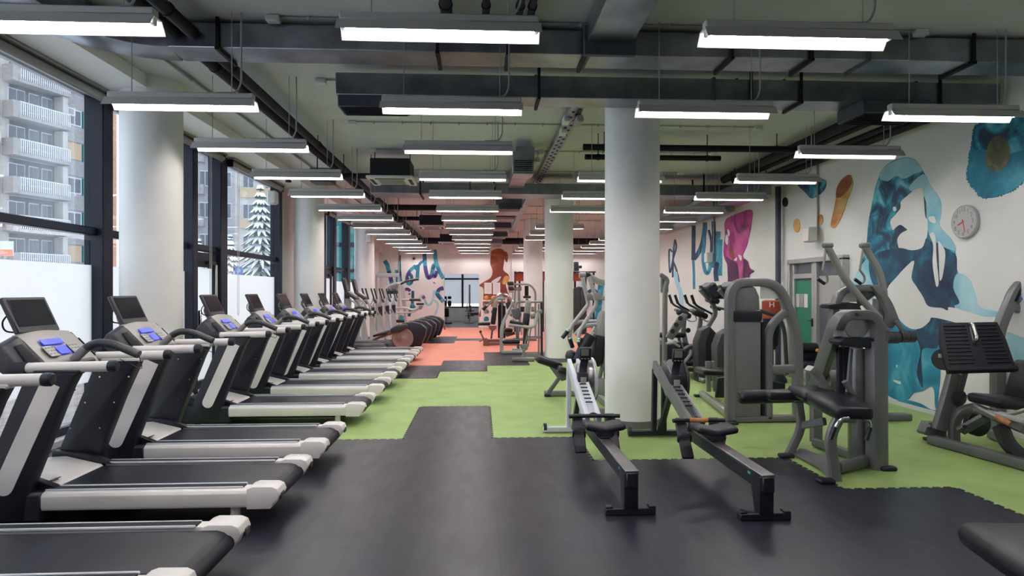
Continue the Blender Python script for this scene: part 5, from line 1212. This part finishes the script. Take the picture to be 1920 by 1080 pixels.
a, b = P(1134, 584, 8.75), P(1113, 684, 8.75); d = (b-a).normalized()
MB().sweep([a, a+d*.06, a+d*.30, a+d*.34], rect(.34, .14, .05), ref=(0, 1, 0), scale=[.7, .95, 1, .98]).build('headrest', 'grey_vinyl', t)
MB().sweep([a+d*.34, a+d*.38, b-d*.05, b], rect(.36, .15, .05), ref=(0, 1, 0), scale=[.95, 1, 1, .85]).build('backrest', 'black_vinyl', t)
MB().tube(pp(8.6, (1085, 676), (1092, 655), (1108, 628)), .075, 14, fil=.15).build('shoulder_pad', 'black_vinyl', t)
MB().pad(P(1072, 669, 9.0), (.17, .3, .19), .08).build('roller_pad', 'black_vinyl', t)
MB().pad(P(1029, 679, 9.3), (.40, .3, .11), .05, rotm('Y', 18)).build('knee_pad', 'black_vinyl', t)
MB().pad(P(1058, 696, 9.0), (.22, .3, .1), .045, rotm('Y', 22)).build('seat', 'black_vinyl', t)
plate([(1030, 688), (1066, 698), (1062, 712), (1054, 715), (1046, 710)], 9.2, .08).build('cam_plate', 'gunmetal', t, bev=.006)
MB().bar(pp(9.3, (1050, 706), (1027, 738)), .07, .06).build('strut', 'gunmetal', t)
a = PF(1020, 743); MB().bar([a+V((0, 0, .045)), V((2.05, a.y, .045))], .09, .085).build('base_beam', 'pale_metal', t); foot_(a+V((.05, -.02, 0)), t, .1, .1)
a = PF(1098, 777); MB().bar([a+V((0, 0, .045)), V((2.0, a.y, .045))], .09, .085).build('base_beam', 'pale_metal', t)
MB().bar([V((1.75, 8.15, .045)), V((1.75, 9.6, .045))], .09, .085, ref=(1, 0, 0)).build('base_rail', 'pale_metal', t)
plate([(1118, 740), (1120, 712), (1130, 708), (1138, 716), (1138, 742)], 8.6, .05).build('gusset', 'pale_metal', t, bev=.005)
MB().bar(pp(8.7, (1108, 775), (1116, 745), (1140, 640)), .05, .05).bar(pp(8.65, (1122, 720), (1139, 650)), .04, .03).build('rear_strut', 'gunmetal', t)
MB().bar(pp(9.0, (1136, 640), (1136, 752)), .1, .05).build('weight_stack', 'black_matte', t)

# ------------------------------------------------------------------ machines in the middle distance
t = thing('shoulder_press_machine', 'pale framed seated machine on black mats left of the second column', 'gym machine', (.9, 14.6, BF))
Y = 14.3
a = PF(960, 678); MB().bar([a+V((0, 0, .05)), a+V((.5, 0, .05))], .1, .09).build('base_beam', 'pale_metal', t)
MB().bar(pp(Y, (981, 672), (982, 655)), .07, .06).build('seat_post', 'pale_metal', t)
plate([(973, 645), (985, 646), (990, 643), (990, 655), (985, 658), (977, 654)], Y, .06).build('cam_plate', 'pale_metal', t, bev=.008)
MB().lathe(P(997, 668, Y), (0, 1, 0), [(.07, 0), (.075, .02), (.07, .06)], 20).build('lower_wheel', 'pale_metal', t)
MB().pad(P(958, 640, Y), (.40, .36, .09), .04).build('seat', 'black_vinyl', t)
a, b = P(991, 563, Y+.1), P(985, 612, Y+.1); d = (b-a).normalized()
MB().sweep([a, a+d*.05, a+d*.28, a+d*.3], rect(.32, .13, .05), ref=(0, 1, 0), scale=[.7, 1, 1, .95]).build('headrest', 'grey_vinyl', t); MB().sweep([a+d*.3, a+d*.33, b-d*.04, b], rect(.33, .14, .05), ref=(0, 1, 0), scale=[.9, 1, 1, .8]).build('backrest', 'black_vinyl', t)
MB().tube(pp(Y-.1, (954, 609), (966, 610), (994, 614), (1003, 610), (1009, 585)), .04, 10, fil=.2).build('press_arm', 'silver_paint', t); MB().tube(pp(Y-.1, (956, 603), (966, 605), (982, 608)), .035, 10).build('arm_grip', 'black_plastic', t)
MB().tube(pp(Y-.1, (955, 608), (956, 600), (963, 597), (967, 604)), .02, 8, fil=.1).build('loop_handle', 'silver_paint', t)
MB().ball(P(1012, 584, Y), .06).build('pivot_knob', 'pale_metal', t)
MB().bar(pp(Y+.3, (967, 580), (968, 566), (1017, 566)), .1, .05, fil=.2).build('top_beam', 'pale_metal', t)
MB().bar(pp(Y+.3, (1015, 566), (1016, 672)), .1, .05).build('rear_post', 'charcoal_plastic', t); MB().bar(pp(Y+.2, (1010, 570), (1010, 668)), .05, .04).build('guide_post', 'pale_metal', t)
for x, y in ((999, 580), (1003, 592), (998, 593)): MB().cyl(P(x-3, y, Y+.2), P(x+3, y, Y+.2), .06, n=14, bev=.006).build('roller', 'silver_paint', t)
plate([(958, 580), (972, 577), (978, 590), (974, 600), (962, 598)], Y+.4, .12).build('weight_cover', 'gunmetal_panel', t, bev=.02)
plate([(976, 575), (986, 575), (986, 585), (976, 585)], Y+.4, .1).build('stack_top', 'charcoal_plastic', t, bev=.01)
MB().bar(pp(Y+.2, (986, 612), (984, 645)), .12, .1).build('column', 'charcoal_plastic', t)
MB().bar(pp(Y+.1, (992, 612), (983, 650)), .03, .03).bar(pp(Y+.1, (996, 612), (990, 650)), .03, .03).build('strut', 'pale_metal', t)
t = thing('row_machine', 'seated machine with two diagonal steel tubes behind the shoulder press', 'gym machine', (.6, 16.1, BF))
Y = 15.9
for x, dy in ((0, 0), (-3, .35)):
    MB().bar(pp(Y+dy, (942+x, 663-(3 if x else 0)), (942+x, 611), (959+x*.3, 573), (962, 566)), .08, .055, fil=.2).build('frame', 'silver_paint', t)
a = PF(941, 664); MB().bar([a+V((0, 0, .05)), a+V((.55, 0, .05))], .09, .08).build('base_beam', 'silver_paint', t); b = PF(972, 662); MB().box(b+V((0, .1, .06)), (.3, .3, .1), .01).build('base_box', 'silver_paint', t)
plate([(966, 606), (972, 606), (975, 660), (970, 660)], Y+.2, .2).build('rear_column', 'gunmetal_panel', t, bev=.01)
MB().pad(P(953, 619, Y+.3), (.22, .3, .1), .045).build('roller_pad', 'black_vinyl', t); plate([(945, 624), (965, 622), (966, 627), (950, 632)], Y+.4, .05).build('cam_plate', 'brown_metal', t)
MB().cyl(P(956, 592, Y+.1), P(966, 580, Y+.1), .05, n=12).build('roller', 'chrome', t); plate([(948, 568), (957, 564), (960, 575), (950, 580)], Y+.4, .05).build('cover_plate', 'charcoal_plastic', t)
t = thing('pec_machine', 'seated pec machine with a chrome overhead tube on the orange floor', 'gym machine', (.25, 18.3, BF))
Y = 18.3
MB().tube(pp(Y, (906, 580), (933, 554), (942, 550), (952, 554), (962, 567), (965, 577)), .038, 10, fil=.3).build('overhead_tube', 'chrome', t); MB().tube(pp(Y, (905, 581), (912, 574)), .05, 10).build('hand_grip', 'black_plastic', t)
MB().pad(P(908, 607, Y), (.36, .36, .09), .04).build('seat', 'black_vinyl', t)
a, b = P(930, 560, Y+.1), P(924, 608, Y+.1); d = (b-a).normalized()
MB().sweep([a, a+d*.05, a+d*.24, a+d*.26], rect(.3, .13, .05), ref=(0, 1, 0), scale=[.7, 1, 1, .95]).build('headrest', 'grey_vinyl', t); MB().sweep([a+d*.26, a+d*.3, b-d*.04, b], rect(.32, .14, .05), ref=(0, 1, 0), scale=[.9, 1, 1, .8]).build('backrest', 'black_vinyl', t)
MB().bar(pp(Y+.3, (928, 562), (932, 559), (956, 559)), .09, .045, fil=.1).build('top_beam', 'silver_paint', t)
plate([(934, 573), (938, 571), (948, 574), (948, 634), (934, 634)], Y+.3, .25).build('weight_stack', 'black_matte', t); MB().bar(pp(Y+.25, (941, 562), (941, 634)), .05, .045).build('guide_post', 'gunmetal', t)
plate([(915, 611), (932, 611), (930, 617), (924, 621), (918, 617)], Y, .06).build('cam_plate', 'brown_metal', t); MB().bar(pp(Y, (923, 619), (921, 635)), .05, .05).build('seat_post', 'charcoal_plastic', t)
plate([(906, 634), (914, 634), (916, 649), (906, 648)], Y-.1, .15).build('foot_bracket', 'brown_metal', t, bev=.01)
a = PF(908, 648); MB().bar([a+V((0, 0, .06)), a+V((.95, 0, .06))], .09, .09).build('base_beam', 'brown_metal', t); MB().bar([a+V((.05, .3, .12)), a+V((.95, .3, .12))], .08, .09).build('base_beam', 'brown_metal', t)
MB().bar(pp(Y-.1, (901, 623), (908, 638)), .05, .05).bar(pp(Y-.1, (899, 640), (908, 636)), .04, .04).build('foot_lever', 'brown_metal', t); MB().ball(P(901, 622, Y-.1), .04).build('lever_end', 'black_plastic', t)
t = thing('lat_machine', 'silver arched machine with stacked chrome rollers left of the third column', 'gym machine', (1.1, 19.8, BF))
Y = 19.8
MB().bar(pp(Y, (958, 533), (993, 533), (1004, 545), (1004, 630)), .12, .06, fil=.35).build('frame', 'pale_metal', t)
for k, y in enumerate((531, 536, 541, 546)): MB().cyl(P(951+k, y, Y-.1), P(963, y, Y-.1), .05, n=12, bev=.006).build('roller', 'chrome' if k % 2 else 'charcoal_plastic', t)
for x0, x1 in ((961, 963), (966, 968), (971, 973), (974, 978)): MB().bar(pp(Y+.1, (x0, 540), (x1, 628)), .06, .045).build('guide_tube', 'silver_paint', t)
plate([(961, 540), (978, 537), (978, 545), (962, 545)], Y+.05, .05).build('placard', 'pale_metal', t); plate([(968, 541), (972, 541), (972, 543), (968, 543)], Y+.04, .01).build('sticker', 'sign_orange', t)
plate([(984, 536), (991, 536), (991, 556), (984, 556)], Y+.1, .12).build('weight_stack', 'black_matte', t); MB().pad(P(988, 557, Y), (.24, .3, .08), .035).build('seat', 'black_vinyl', t)
MB().bar(pp(Y+.1, (988, 560), (988, 632)), .08, .08).build('post', 'charcoal_plastic', t)
a = PF(962, 639); MB().bar([a+V((0, 0, .05)), a+V((.75, 0, .05))], .1, .09).build('base_beam', 'pale_metal', t)
# training rig with brown boards spanning behind the columns
t = thing('training_rig', 'black training rig with rust brown boards spanning behind the white columns', 'gym rig', (2.3, 23.4, BF))
Y = 23.4
for x in (966, 974, 1018, 1078, 1098, 1113): MB().bar(pp(Y, (x, 509), (x, 622)), .1, .07).build('post', 'black_plastic', t)
plate([(966, 527), (966, 514), (972, 510), (1010, 510), (1010, 527)], Y-.1, .08).build('board', 'orange_panel', t); plate([(1010, 512), (1098, 512), (1098, 527), (1010, 527)], Y-.1, .08).build('board', 'orange_panel', t)
MB().bar(pp(Y, (968, 511), (1116, 510)), .3, .05).build('top_beam', 'black_plastic', t)
plate([(1076, 541), (1087, 537), (1087, 626), (1076, 626)], Y-.5, .3).build('cabinet', 'charcoal_plastic', t, bev=.02); plate([(1088.5, 538), (1099, 541), (1099, 626), (1088.5, 626)], Y-.5, .3).build('cabinet', 'charcoal_plastic', t, bev=.02)
t2 = thing('rig_speaker', 'dark monitor box on top of the training rig', 'speaker', P(1083, 509, Y)); plate([(1077, 491), (1085, 491), (1086, 508), (1077, 508)], Y-.1, .25).build('case', 'charcoal_plastic', t2, bev=.02); plate([(1086, 498), (1091, 498), (1091, 503), (1086, 503)], Y, .1).build('side_arm', 'black_plastic', t2)
# white ball rack and its balls, posters
t = thing('ball_rack', 'white metal ball rack below the rust brown mural man', 'rack', (.35, 25.6, BF))
xa, xb = P(904, 600, 25.6).x, P(949, 600, 25.6).x
for x in (xa, xb):
    for y in (25.4, 25.8): MB().box((x, y, .66), (.05, .05, 1.32), .006).build('post', 'white_plastic', t)
RZ = [.35, .65, .92, 1.2]
for z in RZ: MB().box(((xa+xb)/2, 25.4, z), (xb-xa, .03, .04), .005).box(((xa+xb)/2, 25.8, z), (xb-xa, .03, .04), .005).box(((xa+xb)/2, 25.6, z-.03), (xb-xa, .38, .015), .002).build('shelf', 'white_plastic', t)
bm_ = [['ball_teal', 'ball_grey', 'ball_grey'], ['ball_grey', 'ball_grey', 'ball_orange'], ['ball_grey', 'ball_orange', 'black_plastic'], ['ball_orange', 'ball_orange', 'ball_teal']]
for i, z in enumerate(RZ):
    for j in range(3):
        c = V((xa+.17+.3*j, 25.6, z+.115-.025)); nm = {'ball_teal': 'teal', 'ball_grey': 'grey', 'ball_orange': 'orange', 'black_plastic': 'black'}[bm_[i][j]]
        tag(MB().ball(c, .11).build('medicine_ball', bm_[i][j], org=c), '%s ball, %s on the %s shelf of the white rack' % (nm, ('left', 'middle', 'right')[j], ('lowest', 'second', 'third', 'top')[i]), 'ball', 'balls on the white rack')
for (x0, x1, y0, y1), lab in (((908, 922, 530, 551), 'left white notice sheet on the rust brown mural man'), ((924, 938, 530, 552), 'right white notice sheet on the rust brown mural man')):
    c = P((x0+x1)/2, (y0+y1)/2, YB-.012); t = thing('notice_sheet', lab, 'poster', c); w, h = (P(x1, y0, YB)-P(x0, y0, YB)).x, P(x0, y0, YB).z-P(x0, y1, YB).z
    MB().box(c, (w, .012, h), 0).build('sheet', 'white_paper', t); m = MB()
    for k in range(9): m.box(c+V((0, -.008, h*(.36-.085*k))), (w*(.7-.2*(k % 3)), .002, .008), 0)
    m.build('printed_text', 'facade_beige', t)
# ------------------------------------------------------------------ room beyond: bench and barbell stand
t = thing('weight_bench', 'black padded bench in the left of the back doorway', 'bench', (-1.6, 30.5, 0))
Y = 30.5
for y, h, dx in ((558, .15, 0), (569, .28, 0)):
    for x in (834, 843): MB().pad(P(x, y, Y), (.18, .2, h), .06).build('pad', 'black_vinyl', t)
MB().pad(P(837, 586, Y), (.25, .2, .42), .05).build('backrest', 'black_vinyl', t); MB().bar(pp(Y+.1, (837, 556), (837, 606)), .07, .06).build('post', 'silver_paint', t); MB().box(V((P(837, 600, Y).x, Y, .04)), (.55, .5, .08), .01).build('base', 'charcoal_plastic', t)
t = thing('barbell_stand', 'pale upright stand with pegs in the right of the back doorway', 'rack', (-.7, 31, 0))
Y = 31.0
c = P(880.5, 600, Y); MB().box((c.x, Y, .95), (.09, .09, 1.9), .01).build('post', 'silver_paint', t); MB().box((c.x+.35, Y+.1, .45), (.75, .08, .12), .01).build('cross_beam', 'charcoal_plastic', t)
for y in (575, 583, 592): MB().cyl(P(872, y, Y-.08), P(889, y, Y-.08), .018, n=8).build('peg', 'black_plastic', t)
for x, y in ((876, 575), (878, 592), (883, 579)): MB().cyl(P(x, y, Y-.12)-V((.02, 0, 0)), P(x, y, Y-.12)+V((.02, 0, 0)), .16, n=20).build('weight_plate', 'black_plastic', t)
MB().box((c.x, Y, .03), (.5, .4, .06), .01).build('base', 'silver_paint', t)
# ------------------------------------------------------------------ ellipticals and machines at the back left
def elliptical(label):
    t = thing('elliptical_trainer', label, 'elliptical trainer', (0, 0, 0), 'elliptical trainers behind the treadmills')
    Y0 = 17.3
    X0 = -2.2
    def q(px, py, y=0): p = P(px, py, Y0); return V((p.x-X0, y, p.z))
    MB().prism([q(738, 648, -.13), q(737, 628, -.13), q(744, 613, -.13), q(756, 605, -.13), q(772, 603, -.13), q(790, 607, -.13), q(801, 616, -.13), q(798, 630, -.13), q(790, 650, -.13)], (0, .26, 0)).build('rear_housing', 'black_plastic', t, bev=.05)
    MB().lathe(q(756, 634, -.135), (0, -1, 0), [(.29, 0), (.285, .03), (.26, .035), (.25, .03), (.06, .035), (.04, .05)], 32).build('drive_disc', 'copper_disc', t, label='copper coloured drive disc')
    MB().pad(q(750, 615, -.22), (.5, .1, .22), .05, rotm('Y', -18), fn=lambda p: (p.x, p.y, p.z*(1-(p.x/.27)**2*.75))).build('crank_pod', 'charcoal_plastic', t, label='grey blue crank pod')
    for s in (-1, 1):
        MB().bar([q(740, 621, s*.22), q(702, 637, s*.22)], .05, .06).build('pedal_arm', 'brown_metal', t)
        MB().pad(q(716, 626, s*.24), (.4, .16, .06), .025, rotm('Y', -14)).build('foot_pedal', 'black_plastic', t)
        MB().tube([q(684, 600, s*.22), q(676, 580, s*.24), q(688, 562, s*.26), q(682, 541, s*.26)], .018, 8, fil=.15).build('swing_arm', 'silver_paint', t)
        MB().tube([q(688, 562, s*.26), q(682, 541, s*.26)], .023, 8).build('hand_grip', 'black_plastic', t)
    MB().sweep([q(684, 655), q(684, 640), q(681, 605), q(681, 575)], rect(.2, .16, .05), ref=(0, 1, 0), scale=[2.1, 1.2, .8, .75]).build('column', 'silver_paint', t)
    MB().pad(q(681, 588), (.15, .16, .36), .06).build('column_cover', 'black_plastic', t)
    MB().box(q(686, 566), (.03, .22, .17), .01, rotm('Y', -40)).build('console', 'charcoal_plastic', t)
    MB().box(q(687.3, 565.2), (.012, .16, .11), .003, rotm('Y', -40)).build('screen', 'screen_glass', t)
    z = .05
    MB().box(V((q(720, 0).x, 0, .06)), (1.2, .12, .08), .015).build('base_beam', 'brown_metal', t); MB().box(V((q(676, 0).x, 0, .045)), (.12, .6, .08), .015).build('front_foot', 'charcoal_plastic', t); MB().box(V((q(770, 0).x, 0, .045)), (.14, .55, .08), .015).build('rear_foot', 'charcoal_plastic', t)
    return t
EL = ['nearest elliptical trainer with a copper disc behind the last treadmill', 'second elliptical trainer of the row behind the treadmills', 'middle elliptical trainer of the row behind the treadmills', 'fourth elliptical trainer of the row behind the treadmills', 'farthest elliptical trainer, beside the white shrouded machine']
e0 = elliptical(EL[0]); e0.location = (-2.2, 17.3, BF)
for k, y in enumerate((18.35, 19.4, 20.45, 21.5)): dup(e0, (-2.2+.06*(k+1), y, BF), EL[k+1])
def tallset(label, px, Y):
    t = thing('cross_trainer', label, 'exercise machine', (P(px, 560, Y).x, Y, BF), 'tall screened trainers by the windows'); o = P(px, 560, Y); k = Y/15.6
    def q(dx, dy, y=0): return o+V((dx*.0132*1, y, -dy*.0132))
    MB().box(q(2, -26), (.05, .36, .34), .012, rotm('Y', -14)).build('monitor', 'black_plastic', t); MB().box(q(4, -26), (.03, .3, .27), .003, rotm('Y', -14)).build('screen', 'screen_glass', t)
    MB().bar([q(2, -14), q(8, -6), q(8, 10)], .08, .05, fil=.1).build('monitor_arm', 'charcoal_plastic', t)
    MB().box(q(15, -6), (.3, .45, .07), .02, rotm('Y', 35)).build('console', 'charcoal_plastic', t); MB().box(q(16, -8.5), (.2, .3, .03), .005, rotm('Y', 35)).build('console_face', 'silver_plastic', t)
    MB().bar([q(8, 0), V((q(6, 0).x, Y, .1))], .16, .14).build('column', 'silver_paint', t); MB().box(V((q(30, 0).x, Y, .16)), (1.2, .5, .28), .06).build('body_shell', 'charcoal_plastic', t); MB().box(V((q(30, 0).x, Y, .02)), (1.3, .4, .04), .01).build('base', 'charcoal_plastic', t)
    for s in (-1, 1): MB().tube([q(14, 2, s*.25), q(24, 6, s*.28), q(30, 22, s*.25)], .022, 8, fil=.1).build('handlebar', 'silver_paint', t)
tallset('left trainer with a tall framed screen behind the farthest treadmill', 645, 15.55); tallset('right trainer with a tall framed screen behind the farthest treadmill', 663, 16.45)
t = thing('cable_station', 'pale cable station frame in the back left corner', 'gym machine', (-4, 25.4, BF))
Y = 25.4
for x, y0 in ((706, 514), (713, 519), (726, 519), (747, 512)): MB().bar(pp(Y, (x, y0), (x, 616)), .09, .07).build('upright', 'silver_paint', t)
MB().bar(pp(Y-.05, (707, 516), (748, 516)), .1, .16).build('top_beam', 'silver_paint', t); MB().bar(pp(Y+.3, (640, 500), (653, 505), (653, 590)), .08, .08, fil=.2).build('side_frame', 'silver_paint', t)
MB().bar([V((P(706, 600, Y).x, Y, .05)), V((P(748, 600, Y).x, Y, .05))], .3, .08).build('base_beam', 'silver_paint', t)
t = thing('shrouded_machine', 'white shrouded weight machine with long lever arms before the teal lettering', 'gym machine', (-3.1, 23.8, BF))
Y = 23.8
plate([(726, 551), (744, 551), (744, 613), (726, 613)], Y, .35).build('shroud', 'white_metal', t, bev=.02); plate([(725, 545), (744, 545), (744, 551), (725, 551)], Y-.02, .38).build('shroud_cap', 'dark_frame', t, bev=.01)
MB().tube(pp(Y, (724, 545), (727, 538), (742, 531), (750, 533)), .06, 10, fil=.3).build('top_arch', 'silver_paint', t); plate([(728, 545), (733, 539), (742, 535), (747, 537), (744, 545)], Y+.1, .1).build('arch_panel', 'pale_metal', t)
plate([(750, 536), (754, 534), (758, 542), (760, 575), (756, 578), (752, 560)], Y-.1, .3).build('backrest', 'silver_paint', t, bev=.03)
MB().tube(pp(Y-.2, (751, 533), (762, 527), (784, 523)), .04, 8, fil=.2).tube(pp(Y-.2, (774, 525), (784, 523)), .05, 8).build('upper_arm', 'charcoal_plastic', t)
MB().tube(pp(Y-.3, (753, 562), (790, 562)), .035, 8).build('middle_arm', 'silver_paint', t); MB().tube(pp(Y-.3, (768, 562), (788, 562)), .05, 8).build('arm_grip', 'black_plastic', t)
MB().tube(pp(Y-.4, (725, 582), (757, 576), (775, 582), (786, 577)), .045, 8, fil=.3).tube(pp(Y-.4, (725, 587), (772, 586), (784, 580)), .035, 8, fil=.3).build('lever_arm', 'silver_paint', t)
plate([(785, 573), (793, 573), (790, 580), (786, 581)], Y-.5, .25).build('arm_block', 'silver_plastic', t, bev=.01); MB().pad(P(788, 570, Y-.4), (.28, .3, .07), .03).build('elbow_pad', 'black_vinyl', t)
MB().bar(pp(Y-.3, (758, 568), (761, 612)), .08, .07).build('post', 'silver_paint', t); MB().pad(P(752, 602, Y), (.4, .4, .1), .04).build('seat', 'black_vinyl', t); MB().box(V((P(745, 600, Y).x, Y, .05)), (1.0, .4, .09), .01).build('base', 'silver_paint', t)
t = thing('low_bench', 'low bench with a bent brown tube frame left of the back doorway', 'bench', (-1.75, 25.9, BF))
Y = 25.9
MB().tube(pp(Y, (816, 604), (826, 604), (833, 610), (834, 618.5)), .04, 10, fil=.25).build('bent_leg', 'brown_metal', t); MB().pad(P(818, 602, Y), (.42, .3, .07), .03).build('seat', 'black_vinyl', t); MB().bar(pp(Y, (812, 604), (812, 618)), .06, .05).build('leg', 'brown_metal', t)
